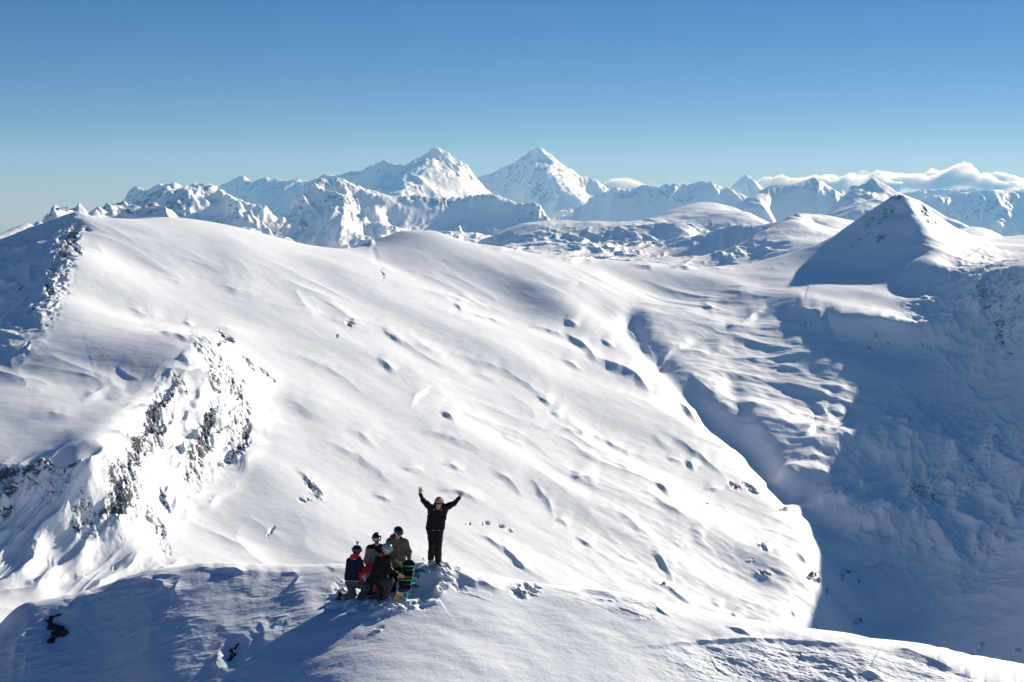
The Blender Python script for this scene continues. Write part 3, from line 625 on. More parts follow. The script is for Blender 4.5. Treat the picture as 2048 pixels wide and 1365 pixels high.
A_F = (1098, 306, 16700)
q = face(hp, A_F, [(1096, 330), (1104, 352), (1128, 380), (1140, 410), (1150, 442)], LIT, 0.002, True)
for k_ in q: face(hp, k_, [(k_[0] - 34, k_[1] + 4)], (0.25, 0.7))
face(hp, A_F, [(1160, 385), (1120, 345), (1180, 435), (1210, 440)], LIT)
q = face(hp, (1160, 354, 16700), [(1175, 385), (1198, 415), (1225, 442)], SOFT, 0.003, True)
face(hp, (1042, 316, 16900), [(1040, 350), (1030, 385)], SHADE, 0.004); face(hp, (985, 345, 17000), [(985, 375), (1000, 390)], SHADE)
RG = [(1180, 400, 13300), (1205, 385, 13300), (1230, 376, 13300), (1262, 378, 13300), (1292, 371, 13300), (1330, 372, 13300), (1372, 368, 13300), (1400, 364, 13300), (1420, 365, 13300), (1450, 379, 13200), (1470, 386, 13200), (1500, 400, 13200), (1560, 410, 13200)]
ridge(hp, RG, (0.8, 600), (0.6, 600), foot_every=2, far=900)
face(hp, (1410, 365, 13300), [(1440, 390), (1485, 420)], LIT, 0.003, True)
RG2 = [(1450, 392, 15500), (1468, 370, 15500), (1482, 355, 15500), (1494, 351, 15500), (1506, 362, 15500), (1525, 376, 15500), (1560, 380, 15500), (1620, 386, 15500), (1700, 382, 15500), (1800, 388, 15500), (1840, 382, 15500), (1880, 378, 15400), (1960, 380, 15300), (2050, 382, 15300), (2200, 375, 15000)]
ridge(hp, RG2, (0.8, 700), (0.5, 600), foot_every=2, far=900)
RJ = [(1830, 430, 12500), (1870, 400, 12800), (1905, 390, 13000), (1960, 386, 13200), (2010, 393, 13200), (2040, 378, 13000), (2120, 350, 13000), (2300, 350, 13000)]
ridge(hp, RJ, (0.8, 650), (0.4, 500), foot_every=2)
face(hp, (2040, 372, 13000), [(2010, 410), (1985, 450)], SOFT, 0.003, True)
low(hp, (-300, 0, 200, 500, 800, 1050, 1300, 1600, 1900, 2300), 10800, -950, 0.04); low(hp, (-300, 0, 350), 14500, -800); low(hp, (-300, 100, 500, 900, 1300, 1700, 2100), 20500, -1300)
def rel_hp(X, Y, Z, PX, PY):
    wx = fbm(X / 1200, Y / 1200, 2, seed=143) * 260
    hard = 0.75 - 0.55 * blobs(PX, PY, [(900, 378, 55, 18, 0, 1.0), (750, 365, 60, 20, 0, .9)])
    r = hard * (ridged((X + wx) / 300, (Y + wx) / 1100, 5, 0.52, seed=147) - 0.7) * 48 * (1 - 0.55 * crest(PX, PY, RB, RE, RF, RG, RG2))
    r += (ridged(X / 95, Y / 300, 3, 0.6, seed=150) - 0.6) * 8 * hard + fbm(X / 75, Y / 120, 3, 0.6, seed=151) * 13 * hard * crest(PX, PY, RB, RE, RF, RG) + fbm(X / 170, Y / 170, 3, 0.55, seed=149) * 6 * hard
    rk = blobs(PX, PY, [(1040, 340, 70, 34, -20, .60), (1085, 375, 22, 34, 20, .70), (1130, 360, 40, 30, 40, .56), (825, 375, 12, 26, 35, .66), (920, 340, 30, 18, 50, .6), (700, 345, 100, 9, -8, .58), (540, 368, 100, 14, 0, .56), (880, 315, 16, 12, 0, .55), (1300, 395, 100, 18, 0, .55), (1960, 420, 90, 40, 0, .55)])
    return Z + r, rk
far_mesh('high_peaks', hp, (-250, 2350), (10500, 20800), 1350, 560, rel_hp, snow_mat('far_snow_high_peaks', 90.0, bump=0.3, rock_scale=1.3), None)

# snow country beneath everything, out to the horizon
th_ = np.linspace(-math.pi, math.pi, 97); lr_ = np.linspace(math.log(60), math.log(21600), 60)
U, V = np.meshgrid(th_, lr_); R = np.exp(V)
Zb = -430 - 0.035 * np.minimum(R, 20000) + 900 * sstep(12000, 21000, R) + fbm(R * np.sin(U) / 3000, R * np.cos(U) / 3000, 3, seed=201) * 90 * sstep(1500, 8000, R)
base = structure(mesh_grid('ground', R * np.sin(U), R * np.cos(U), Zb, snow_mat('valley_snow', 60.0, rock=False, bump=0.5)))

# ------------------------------------------------------------------ the air between here and there
def haze_box():
    x0, x1, y0, y1, z0, z1 = -22000, 22000, -22000, 22000, -1500, 900
    v = [(x, y, z) for z in (z0, z1) for y in (y0, y1) for x in (x0, x1)]
    f = [(0, 2, 3, 1), (4, 5, 7, 6), (0, 1, 5, 4), (2, 6, 7, 3), (0, 4, 6, 2), (1, 3, 7, 5)]
    me = bpy.data.meshes.new('haze'); me.from_pydata(v, [], f); me.update()
    o = bpy.data.objects.new('haze', me); COL.objects.link(o)
    m = bpy.data.materials.new('haze_air'); m.use_nodes = True; t = m.node_tree
    t.nodes.clear(); out = t.nodes.new('ShaderNodeOutputMaterial'); pv = t.nodes.new('ShaderNodeVolumePrincipled')
    pv.inputs['Color'].default_value = (0.20, 0.50, 1.0, 1); pv.inputs['Density'].default_value = HAZE
    pv.inputs['Absorption Color'].default_value = (1, 1, 1, 1)
    pv.inputs['Anisotropy'].default_value = 0.15
    t.links.new(pv.outputs[0], out.inputs['Volume'])
    me.materials.append(m); o['kind'] = 'stuff'
HAZE = 5.6e-5
haze_box()

# ------------------------------------------------------------------ cloud bank beyond the last range
def cloud_mat():
    m = bpy.data.materials.new('cloud_vapour'); m.use_nodes = True; t = m.node_tree
    t.nodes.clear(); out = t.nodes.new('ShaderNodeOutputMaterial'); pv = t.nodes.new('ShaderNodeVolumeScatter')
    pv.inputs['Color'].default_value = (1, 1, 1, 1); pv.inputs['Anisotropy'].default_value = 0.5
    tc = t.nodes.new('ShaderNodeTexCoord'); mp = t.nodes.new('ShaderNodeMapping'); mp.inputs['Scale'].default_value = (1 / 900, 1 / 900, 1 / 260)
    nz = t.nodes.new('ShaderNodeTexNoise'); nz.inputs['Scale'].default_value = 1.3; nz.inputs['Detail'].default_value = 4; nz.inputs['Roughness'].default_value = 0.6
    mr = t.nodes.new('ShaderNodeMapRange'); mr.inputs[1].default_value = 0.38; mr.inputs[2].default_value = 0.62; mr.inputs[4].default_value = 0.014
    t.links.new(tc.outputs['Object'], mp.inputs[0]); t.links.new(mp.outputs[0], nz.inputs['Vector']); t.links.new(nz.outputs['Fac'], mr.inputs[0]); t.links.new(mr.outputs[0], pv.inputs['Density'])
    t.links.new(pv.outputs[0], out.inputs['Volume']); return m
CM = cloud_mat()
def cloud(name, label, px0, px1, top, bottom, D, thick, seed):
    """a long bank: a tube whose crest follows 'top' (px, py) and which is 'thick' metres deep"""
    nc = int((px1 - px0) / 2.2) + 2; na = 40
    pxs = np.linspace(px0, px1, nc)
    ty = np.interp(pxs, [p[0] for p in top], [p[1] for p in top]); end = np.sqrt(np.clip(1 - np.abs(2 * (pxs - px0) / (px1 - px0) - 1) ** 2, 0, 1))
    A = np.linspace(0, 2 * math.pi, na)
    PXg, Ag = np.meshgrid(pxs, A)
    zt = (HOR - ty) / F * D; zb = (HOR - bottom) / F * D
    h = (zt - zb) * (0.15 + 0.85 * end)
    Xc = (PXg - 1024) / F * D
    cx = Xc / 700.0; ca = np.minimum(Ag, 2 * math.pi - Ag) * 1.6
    n = fbm(cx, ca + cx * .2, 5, 0.6, seed=seed)
    rr = 1 + 0.22 * n
    Y = D + np.cos(Ag) * -thick * rr * (0.05 + 0.95 * end[None, :]); Z = zb + np.where(np.sin(Ag) > 0, np.sin(Ag) * rr, np.sin(Ag) * 0.3) * h[None, :] * np.maximum(end[None, :], 0.02)
    edge = np.clip(1 - np.abs(np.sin(Ag)) ** 5 * 0.75, 0, 1) * np.minimum(1, end * 1.3)[None, :]
    o = mesh_grid(name, Xc - Xc.mean(), Y - D, Z - zb, CM, {'edge': edge})
    o.location = (float(Xc.mean()), D, zb)
    o['label'] = label; o['category'] = 'cloud'
    return o
cloud('cloud', 'long low white cloud bank spilling over the far mountains at the right', 1340, 2300,
      [(1340, 366), (1440, 356), (1490, 346), (1520, 335), (1560, 339), (1600, 343), (1660, 351), (1700, 346), (1740, 343), (1800, 344), (1840, 347), (1880, 340), (1915, 336), (1960, 341), (2048, 341), (2300, 340)], 415, 23600, 700, 401)
cloud('cloud', 'small white cloud behind the range right of the pyramid peak', 1160, 1340, [(1160, 374), (1215, 359), (1240, 355), (1265, 359), (1290, 366), (1340, 376)], 388, 23800, 350, 411)
cloud('cloud', 'tiny pale cloud low on the horizon at the far left', -120, 16, [(-120, 462), (-20, 455), (5, 460), (16, 468)], 480, 23200, 350, 421)
# ------------------------------------------------------------------ the wind-blown ridge in front
kn = Field()
KC = [(-260, 1420, 34.0), (-120, 1330, 34.6), (0, 1262, 35.0), (20, 1228, 35.3), (55, 1205, 35.5), (110, 1198, 35.6), (165, 1190, 35.7), (205, 1175, 35.8), (240, 1160, 35.8), (300, 1142, 35.9), (350, 1135, 36.0), (410, 1128, 36.0),
      (480, 1131, 36.0), (540, 1133, 36.0), (640, 1130, 36.0), (740, 1129, 36.0), (850, 1132, 35.9), (900, 1136, 35.9), (960, 1146, 36.0), (1060, 1166, 36.2), (1120, 1173, 36.4), (1200, 1182, 36.7), (1300, 1197, 37.0), (1400, 1222, 37.2),
      (1500, 1241, 37.4), (1600, 1257, 37.6), (1700, 1268, 37.8), (1800, 1283, 38.0), (1900, 1305, 38.1), (1980, 1321, 38.2), (2048, 1331, 38.2), (2200, 1362, 38.2), (2400, 1420, 38.2)]
kn.line(KC, 24, 0.012)
def KP(px, py, anchor, G):
    x0, y0, z0 = W(*anchor)
    a = (px - 1024.0) / F; b = (682.5 - py) / F
    dx, dy, dz = a, CP + b * SP, -SP + b * CP
    s = (z0 - G[0] * x0 - G[1] * y0) / (dz - G[0] * dx - G[1] * dy)
    return s * dy
for i, (px, py, D) in enumerate(KC):
    x, y, z = W(px, py, D)
    kn.addw(x * 1.05, y + 1.8, z - 0.95, 0.03); kn.addw(x * 1.15, y + 6, z - 5.5, 0.05)
    if i % 3 == 0: kn.addw(x * 1.8, y + 30, z - 34, 0.1); kn.addw(x * 3.5, y + 110, z - 110, 0.2)
KG = [(-260, .30, .42), (100, .25, .42), (400, .17, .38), (640, .04, .27), (760, .02, .26), (900, .0, .32), (1200, -.10, .34), (1500, -.16, .36), (2048, -.2, .36), (2400, -.2, .36)]
for px, py, D in KC[1:-1:2]:
    g = [float(np.interp(px, [k[0] for k in KG], [k[j] for k in KG])) for j in (1, 2)]
    prev = (px, py, D)
    for dpy, m in ((55, .70), (110, 1.0), (180, 1.05), (260, 1.1), (380, 1.15)):
        q = (px, py + dpy, KP(px, py + dpy, prev, (g[0] * m, g[1] * m)))
        kn.pts([q], 0.03); prev = q
for k_ in ((0, 22, -16.5), (-9, 22, -18), (9, 22, -17.5), (0, 12, -26), (-8, 12, -28), (8, 12, -27), (0, 5, -36), (-14, 30, -14.5), (17, 30, -14.5)): kn.addw(*k_, c=0.1)
kn.solve(1e-5)
KQ = 0.5 if QUICK else 1.0
th = axis((-0.9, -0.37, 60), (-0.37, 0.37, int(1250 * KQ)), (0.37, 0.9, 60))
lr = axis((math.log(4.5), math.log(28.6), 60), (math.log(28.6), math.log(39.0), int(820 * KQ)), (math.log(39.0), math.log(175), 60))
U, V = np.meshgrid(th, lr); T = kn.eval(U, V); R = np.exp(V)
X = R * np.sin(U); Y = R * np.cos(U); Z = T * R
PX, PY = proj(X, Y, Z); MPP = Y / F
K_SC = [
 ([(350, 1142), (400, 1136), (440, 1141), (480, 1147), (545, 1142)], 10, .8), ([(648, 1134), (668, 1138), (692, 1136)], 7, .7), ([(300, 1152), (330, 1150), (360, 1146)], 7, .6),
 ([(230, 1172), (290, 1160), (345, 1165)], 9, .5), ([(225, 1182), (300, 1178), (350, 1170)], 7, .4), ([(110, 1202), (160, 1199), (215, 1185), (240, 1170)], 10, .7), ([(125, 1245), (140, 1222), (190, 1195), (195, 1180)], 16, .5),
 ([(358, 1158), (350, 1180), (345, 1210)], 7, .7), ([(330, 1165), (325, 1190)], 14, .4), ([(380, 1165), (450, 1160), (540, 1150), (600, 1147)], 34, .22), ([(605, 1148), (590, 1168), (565, 1192)], 6, .9), ([(562, 1150), (585, 1146), (600, 1149)], 6, .6),
 ([(480, 1250), (520, 1246), (530, 1265), (530, 1300), (515, 1330)], 12, .25), ([(455, 1290), (500, 1262), (520, 1270), (516, 1300)], 9, .2), ([(440, 1300), (432, 1330), (445, 1350)], 9, .5), ([(540, 1255), (570, 1240), (580, 1250)], 9, .4),
 ([(70, 1225), (50, 1260), (30, 1300), (20, 1365)], 16, .4), ([(60, 1290), (50, 1320), (45, 1365)], 12, .35), ([(290, 1180), (300, 1230), (292, 1290), (300, 1340)], 22, .14),
 ([(896, 1146), (930, 1158), (975, 1172), (1012, 1184)], 11, .9), ([(905, 1178), (950, 1190), (1000, 1210)], 3, .5), ([(1160, 1178), (1195, 1185), (1235, 1190), (1275, 1197)], 7, 1.1), ([(1170, 1196), (1220, 1200), (1262, 1198)], 4, .8),
 ([(1225, 1210), (1250, 1220), (1300, 1236)], 3, .7), ([(1308, 1206), (1318, 1220), (1345, 1236)], 3, .9), ([(1095, 1175), (1130, 1182), (1160, 1186)], 3, .6), ([(1265, 1206), (1300, 1206)], 3, .5),
 ([(1448, 1252), (1480, 1262), (1512, 1276)], 5, 1.1), ([(1230, 1296), (1300, 1292), (1380, 1287), (1450, 1282), (1500, 1279), (1560, 1279), (1640, 1286), (1700, 1288), (1780, 1298)], 7, .75),
 ([(1400, 1292), (1440, 1300), (1466, 1308)], 3, .7), ([(1420, 1306), (1432, 1335), (1470, 1360)], 3, .7), ([(1600, 1300), (1605, 1315), (1618, 1322)], 5, .8), ([(1540, 1305), (1600, 1312), (1680, 1320)], 4, .6), ([(1560, 1336), (1640, 1332), (1690, 1330)], 4, .6),
 ([(1775, 1296), (1850, 1306), (1930, 1326), (2010, 1348), (2060, 1356)], 20, .9), ([(1715, 1352), (1735, 1344), (1770, 1362)], 10, .9), ([(1690, 1335), (1705, 1350), (1715, 1365)], 4, .7), ([(1620, 1340), (1680, 1350)], 4, .5), ([(1480, 1325), (1540, 1322)], 4, .5),
 ([(1800, 1292), (1850, 1300), (1880, 1306)], 4, .5),
]
dz = scarps(PX, PY, K_SC, MPP, 0.8)
n_soft = fbm(X / 2.6 + Y * .1, Y / 1.3, 3, 0.42, seed=301) * 0.030
n_drift = fbm((X * .9 + Y * .35) / 0.9, (Y * .9 - X * .35) / 0.28, 3, 0.55, seed=305) * 0.005
n_fine = fbm(X / 0.11, Y / 0.06, 2, 0.5, seed=309) * 0.0016
# wind crust on the left face, slab texture at the right
crust = blobs(PX, PY, [(300, 1230, 120, 70, 20, .8), (560, 1200, 90, 40, -10, .6), (440, 1300, 90, 60, 0, .7), (60, 1290, 70, 80, 0, .8), (250, 1160, 110, 22, -10, .8), (560, 1245, 50, 20, -20, .9)])
slab = blobs(PX, PY, [(1560, 1330, 210, 44, 2, 1.0), (1250, 1205, 110, 20, 8, .7), (1860, 1345, 140, 30, 10, .6)])
dz += crust * (ridged((X + Y * .5) / 0.75, (Y - X * .3) / 0.35, 3, 0.5, seed=315) - .6) * 0.014
dz += slab * (np.round(fbm(X / 1.2, Y / 0.45, 3, 0.55, seed=321) * 3.2) / 3.2 * 0.030 + fbm(X / 0.2, Y / 0.12, 3, .6, seed=325) * .008)
# trodden snow: the track, the hollow round the group, thrown clumps
trod = blobs(PX, PY, [(876, 1142, 30, 12, 0, .9), (882, 1165, 12, 22, 10, 1.0), (862, 1195, 14, 22, 35, 1.0), (842, 1210, 12, 8, 0, .9), (905, 1150, 20, 7, -25, .8), (915, 1172, 18, 8, 30, .6), (745, 1206, 66, 15, 4, .9), (672, 1196, 16, 14, 0, .8), (700, 1210, 40, 12, 0, .8),
                          (810, 1215, 26, 9, -12, .9), (775, 1226, 40, 7, -18, .7), (684, 1170, 16, 14, -40, .8), (1052, 1180, 26, 15, -12, 1.0), (700, 1180, 20, 14, 0, .6), (1290, 1236, 18, 4, 0, .5), (754, 1262, 14, 5, -30, .5), (735, 1250, 10, 3, 0, .4), (860, 1128, 22, 7, -10, .9)])
trod *= 0.55 + 0.45 * sstep(-0.25, 0.35, fbm(X / 0.55, Y / 0.4, 2, 0.5, seed=341))
ch2 = ridged((X + Y * .3) / 0.52, (Y - X * .2) / 0.40, 3, 0.55, seed=335)
blk = np.round(fbm(X / 0.26, Y / 0.20, 2, 0.5, seed=337) * 2.4) / 2.4
dz += trod * (ch2 * 0.10 + blk * 0.06 + fbm(X / 0.07, Y / 0.06, 2, 0.6, seed=331) * 0.010 - 0.07)
trench = scarps(PX, PY, [([(884, 1150), (878, 1172), (872, 1192), (850, 1208)], 9, 1.3)], MPP)
dz += trench
hol = blobs(PX, PY, [(467, 1305, 20, 26, 20, 1.0), (115, 1262, 26, 34, 0, 1.0)])
dz -= hol * 0.06
fadek = sstep(4, 30, PY - np.interp(PX, [k[0] for k in KC], [k[1] for k in KC])) * 0.8 + 0.2
Z = Z + dz * np.clip(fadek + 0.5, 0, 1) + n_soft * fadek + n_drift + n_fine
K_TH, K_LR, K_Z = th, lr, Z
def ground_z(x, y):
    u = math.atan2(x, y); v = math.log(math.hypot(x, y))
    j = int(np.clip(np.searchsorted(K_TH, u) - 1, 0, len(K_TH) - 2)); i = int(np.clip(np.searchsorted(K_LR, v) - 1, 0, len(K_LR) - 2))
    a = (u - K_TH[j]) / (K_TH[j + 1] - K_TH[j]); b = (v - K_LR[i]) / (K_LR[i + 1] - K_LR[i])
    return float((K_Z[i, j] * (1 - a) + K_Z[i, j + 1] * a) * (1 - b) + (K_Z[i + 1, j] * (1 - a) + K_Z[i + 1, j + 1] * a) * b)
def tread(pts, sig=0.30):
    """the snow is packed up or down to meet each knee and boot (px, py, D, how far the joint sits above the snow)"""
    num = np.zeros_like(Z); den = np.full_like(Z, 0.12)
    for px, py, D, up_ in pts:
        x, y, z = W(px, py, D); d = z - up_ - ground_z(x, y)
        w_ = np.exp(-((X - x) ** 2 + (Y - y) ** 2) / (2 * sig * sig)); num += w_ * d; den += w_
    K_Z[:] = K_Z + num / den
tread([(861.6, 1120, 35.6, .06), (876.5, 1123, 35.66, .05), (705.5, 1189.5, 34.2, .05), (681, 1197, 34.32, .03), (722, 1196, 34.3, .05), (738, 1183, 34.55, .08), (758, 1183, 34.55, .08), (738, 1186, 34.85, .08),
       (771, 1190, 33.95, .05), (762, 1190, 34.1, .04), (750, 1196, 34.25, .03), (785, 1180, 34.75, .08), (803, 1178, 34.68, .08)])
def on_ground(px, py):
    """point of the ridge surface seen at a photo pixel"""
    D = 24.0
    for step in (0.25, 0.02):
        while D < 45:
            x, y, z = W(px, py, D)
            if z < ground_z(x, y): break
            D += step
        D -= step
    return W(px, py, D + 0.02)
mesh_grid_k = structure(mesh_grid('snow_ridge', X, Y, K_Z, snow_mat('ridge_snow', 0.12, rock=False, bump=0.10)))

# ------------------------------------------------------------------ one continuous surface from smooth-blended shapes
class Sdf:
    def __init__(s, lo, hi, h):
        s.h = h; s.lo = np.array(lo, np.float32) - 3 * h
        n = np.ceil((np.array(hi) + 3 * h - s.lo) / h).astype(int) + 1
        s.n = n; s.D = np.full(n, 0.3, np.float32)
        s.ax = [s.lo[i] + h * np.arange(n[i], dtype=np.float32) for i in range(3)]
    def _sub(s, lo, hi):
        a = np.clip(np.floor((np.array(lo) - s.lo) / s.h).astype(int), 0, s.n - 1)
        b = np.clip(np.ceil((np.array(hi) - s.lo) / s.h).astype(int) + 1, 1, s.n)
        sl = tuple(slice(int(a[i]), int(b[i])) for i in range(3))
        X, Y, Z = np.meshgrid(s.ax[0][sl[0]], s.ax[1][sl[1]], s.ax[2][sl[2]], indexing='ij')
        return sl, X, Y, Z
    def _put(s, sl, d, k, op):
        D = s.D[sl]
        if op == 'cut':
            hh = np.clip(0.5 - 0.5 * (D + d) / k, 0, 1); s.D[sl] = D * (1 - hh) - d * hh + k * hh * (1 - hh)
        else:
            hh = np.clip(0.5 + 0.5 * (D - d) / k, 0, 1); s.D[sl] = D * (1 - hh) + d * hh - k * hh * (1 - hh)
    def cone(s, a, b, ra, rb, k=0.02, op='add', flat=None):
        """tapered capsule; flat = (axis vector, factor) squeezes it along that axis"""
        a = np.array(a, np.float32); b = np.array(b, np.float32); m = max(ra, rb) + 0.07
        sl, X, Y, Z = s._sub(np.minimum(a, b) - m, np.maximum(a, b) + m)
        ba = b - a; l2 = float(ba @ ba) + 1e-12
        px, py, pz = X - a[0], Y - a[1], Z - a[2]
        t = np.clip((px * ba[0] + py * ba[1] + pz * ba[2]) / l2, 0, 1)
        dx, dy, dz = px - t * ba[0], py - t * ba[1], pz - t * ba[2]
        if flat is not None:
            v = np.array(flat[0], np.float32); v /= np.linalg.norm(v)
            q = (dx * v[0] + dy * v[1] + dz * v[2]) * (1 / flat[1] - 1)
            dx, dy, dz = dx + q * v[0], dy + q * v[1], dz + q * v[2]
        d = np.sqrt(dx * dx + dy * dy + dz * dz) - (ra + (rb - ra) * t)
        s._put(sl, d, k, op); return s
    def ell(s, c, r, M=None, k=0.02, op='add'):
        """ellipsoid with radii r in the frame of the 3x3 matrix M (columns are its axes)"""
        c = np.array(c, np.float32); M = np.eye(3) if M is None else np.array(M)
        m = max(r) + 0.06
        sl, X, Y, Z = s._sub(c - m, c + m)
        px, py, pz = X - c[0], Y - c[1], Z - c[2]
        q = [(px * M[0][i] + py * M[1][i] + pz * M[2][i]) for i in range(3)]
        k0 = np.sqrt(sum((q[i] / r[i]) ** 2 for i in range(3))); k1 = np.sqrt(sum((q[i] / r[i] ** 2) ** 2 for i in range(3))) + 1e-9
        s._put(sl, k0 * (k0 - 1) / k1, k, op); return s
    def folds(s, amp, scale, seed=0, zs=1.0):
        X, Y, Z = np.meshgrid(*s.ax, indexing='ij')
        m = np.abs(s.D) < 0.05
        x, y, z = X[m] / scale, Y[m] / scale, Z[m] / scale * zs
        n = perlin(x + 0.6 * y + 0.5 * z, z * 0.9 - 0.5 * x, seed) + 0.6 * perlin(y * 1.6 - x * .4 + z * .8, z * 1.3 + y * .7 + 5, seed + 3) + 0.4 * perlin(x * 2.4 + z * 1.2, y * 2.4 - z * 1.1, seed + 7)
        n = np.abs(n) * 1.3 - 0.35
        s.D[m] += amp * n; return s
    def rough(s, amp, scale, seed=0): return s.folds(amp, scale, seed)
    def mesh(s, name, mat, root, off=(0, 0, 0)):
        D = s.D; n0, n1, n2 = D.shape
        ins = D < 0
        c = np.stack([ins[i:n0 - 1 + i, j:n1 - 1 + j, k:n2 - 1 + k] for i in (0, 1) for j in (0, 1) for k in (0, 1)])
        cnt = c.sum(0); act = (cnt > 0) & (cnt < 8)
        idx = np.full(act.shape, -1, np.int64); I = np.argwhere(act); idx[act] = np.arange(len(I))
        acc = np.zeros((len(I), 3)); num = np.zeros(len(I))
        for ax in range(3):
            for u in (0, 1):
                for v in (0, 1):
                    o0 = [0, 0, 0]; oth = [q for q in range(3) if q != ax]; o0[oth[0]] = u; o0[oth[1]] = v
                    o1 = list(o0); o1[ax] = 1
                    d0 = D[I[:, 0] + o0[0], I[:, 1] + o0[1], I[:, 2] + o0[2]]; d1 = D[I[:, 0] + o1[0], I[:, 1] + o1[1], I[:, 2] + o1[2]]
                    m = (d0 < 0) != (d1 < 0); t = d0[m] / (d0[m] - d1[m])
                    p = np.tile(np.array(o0, float), (m.sum(), 1)); p[:, ax] += t
                    acc[m] += p; num[m] += 1
        V = s.lo + s.h * (I + acc / num[:, None]) - np.array(off)
        quads = []
        for ax in range(3):
            sh = [slice(0, None)] * 3
            a = ins; b = np.roll(ins, -1, ax)
            m = a != b
            sl = [slice(1, -1)] * 3
            E = np.argwhere(m[1:-1, 1:-1, 1:-1]) + 1
            E = E[(E[:, 0] < n0 - 1) & (E[:, 1] < n1 - 1) & (E[:, 2] < n2 - 1)]
            oth = [q for q in range(3) if q != ax]
            if ax == 1: oth = oth[::-1]
            def cell(du, dv):
                q = E.copy(); q[:, oth[0]] -= du; q[:, oth[1]] -= dv
                return idx[q[:, 0], q[:, 1], q[:, 2]]
            Q = np.stack([cell(0, 0), cell(1, 0), cell(1, 1), cell(0, 1)], 1)
            fl = a[E[:, 0], E[:, 1], E[:, 2]]
            Q[~fl] = Q[~fl][:, ::-1]
            quads.append(Q[(Q >= 0).all(1)])
        Q = np.concatenate(quads)
        return raw_mesh(name, V, Q, mat, root)

def raw_mesh(name, V, Q, mat, root, smooth=True):
    me = bpy.data.meshes.new(name); me.vertices.add(len(V)); me.vertices.foreach_set('co', np.asarray(V, np.float32).ravel())
    me.loops.add(Q.size); me.loops.foreach_set('vertex_index', Q.astype(np.int32).ravel())
    me.polygons.add(len(Q)); me.polygons.foreach_set('loop_start', np.arange(0, Q.size, Q.shape[1], dtype=np.int32))
    me.polygons.foreach_set('use_smooth', np.full(len(Q), smooth))
    me.update(calc_edges=True); me.validate()
    me.materials.append(mat)
    o = bpy.data.objects.new(name, me); COL.objects.link(o)
    if root is not None: o.parent = root
    return o

def paint(name, col, rough=0.75, col2=None, scale=30.0, bump=0.15, metal=0.0, spec=0.3, pattern=None):
    g = NT(name)
    v = g.n('ShaderNodeTexCoord').outputs['Object']
    n = g.noise(scale, 4, 0.6, v)
    c2 = col2 if col2 is not None else tuple(min(1, c * 1.35 + 0.004) for c in col)
    if pattern == 'blotch':
        vo = g.n('ShaderNodeTexVoronoi'); vo.inputs['Scale'].default_value = 26; g.l(v, vo.inputs['Vector'])
        cc = g.ramp(g.math('FRACT', g.math('MULTIPLY', vo.outputs['Distance'], 3.1)), [(0.0, (0.02, 0.03, 0.07)), (0.35, (0.05, 0.16, 0.32)), (0.55, (0.75, 0.8, 0.85)), (0.8, (0.15, 0.5, 0.55)), (0.95, (0.03, 0.03, 0.08))])
        cc.node.color_ramp.interpolation = 'CONSTANT' if hasattr(cc, 'node') else 'LINEAR'
    elif pattern == 'plaid':
        w1 = g.n('ShaderNodeTexWave', wave_type='BANDS', bands_direction='X'); w1.inputs['Scale'].default_value = 9; g.l(v, w1.inputs['Vector'])
        w2 = g.n('ShaderNodeTexWave', wave_type='BANDS', bands_direction='Z'); w2.inputs['Scale'].default_value = 9; g.l(v, w2.inputs['Vector'])
        cc = g.mix(g.smooth(g.math('MAXIMUM', w1.outputs['Fac'], w2.outputs['Fac']), 0.6, 0.8), col, c2)
    else:
        cc = g.mix(g.smooth(n, 0.35, 0.65), col, c2)
    g.l(cc, g.b.inputs['Base Color'])
    g.b.inputs['Roughness'].default_value = rough; g.b.inputs['Metallic'].default_value = metal; g.b.inputs['Specular IOR Level'].default_value = spec
    bp = g.n('ShaderNodeBump'); bp.inputs['Strength'].default_value = bump; bp.inputs['Distance'].default_value = 0.02
    g.l(n, bp.inputs['Height']); g.l(bp.outputs[0], g.b.inputs['Normal'])
    return g.m

def thing(name, label, cat, loc, group=None):
    o = bpy.data.objects.new(name, None); COL.objects.link(o); o.location = loc; o.empty_display_size = 0.2
    o['label'] = label; o['category'] = cat
    if group: o['group'] = group
    return o
# ------------------------------------------------------------------ the snowboarders
def n3(v): v = np.array(v, float); return v / (np.linalg.norm(v) + 1e-12)
M_SKIN = paint('skin', (0.60, 0.34, 0.24), 0.5, (0.70, 0.42, 0.31), 14, 0.03)
M_BLACKJ = paint('black_shell_fabric', (0.003, 0.003, 0.004), 0.65, (0.008, 0.008, 0.010), 14, 0.5, spec=0.25)
M_CHAR = paint('charcoal_trousers', (0.014, 0.011, 0.012), 0.75, (0.034, 0.027, 0.029), 22, 0.4, spec=0.15)
M_GREYP = paint('grey_trousers', (0.085, 0.088, 0.098), 0.8, (0.12, 0.122, 0.135), 20, 0.35, spec=0.15)
M_NAVY = paint('navy_fabric', (0.010, 0.016, 0.040), 0.7, (0.016, 0.024, 0.055), 20, 0.3, spec=0.15)
M_RED = paint('red_fabric', (0.75, 0.012, 0.025), 0.7, (0.85, 0.02, 0.035), 20, 0.3)
M_TAUPE = paint('taupe_fabric', (0.24, 0.215, 0.185), 0.8, (0.31, 0.28, 0.24), 20, 0.3, spec=0.15)
M_OLIVE = paint('olive_fabric', (0.15, 0.115, 0.072), 0.75, (0.21, 0.165, 0.11), 20, 0.3, spec=0.15)
M_PLAID = paint('plaid_trousers', (0.03, 0.026, 0.03), 0.8, (0.085, 0.072, 0.078), 20, 0.3, pattern='plaid', spec=0.15)
M_DARKP = paint('dark_trousers', (0.014, 0.013, 0.015), 0.8, (0.024, 0.022, 0.026), 20, 0.3, spec=0.15)
M_BOOT = paint('black_boot', (0.012, 0.012, 0.013), 0.6, (0.03, 0.03, 0.03), 30, 0.2)
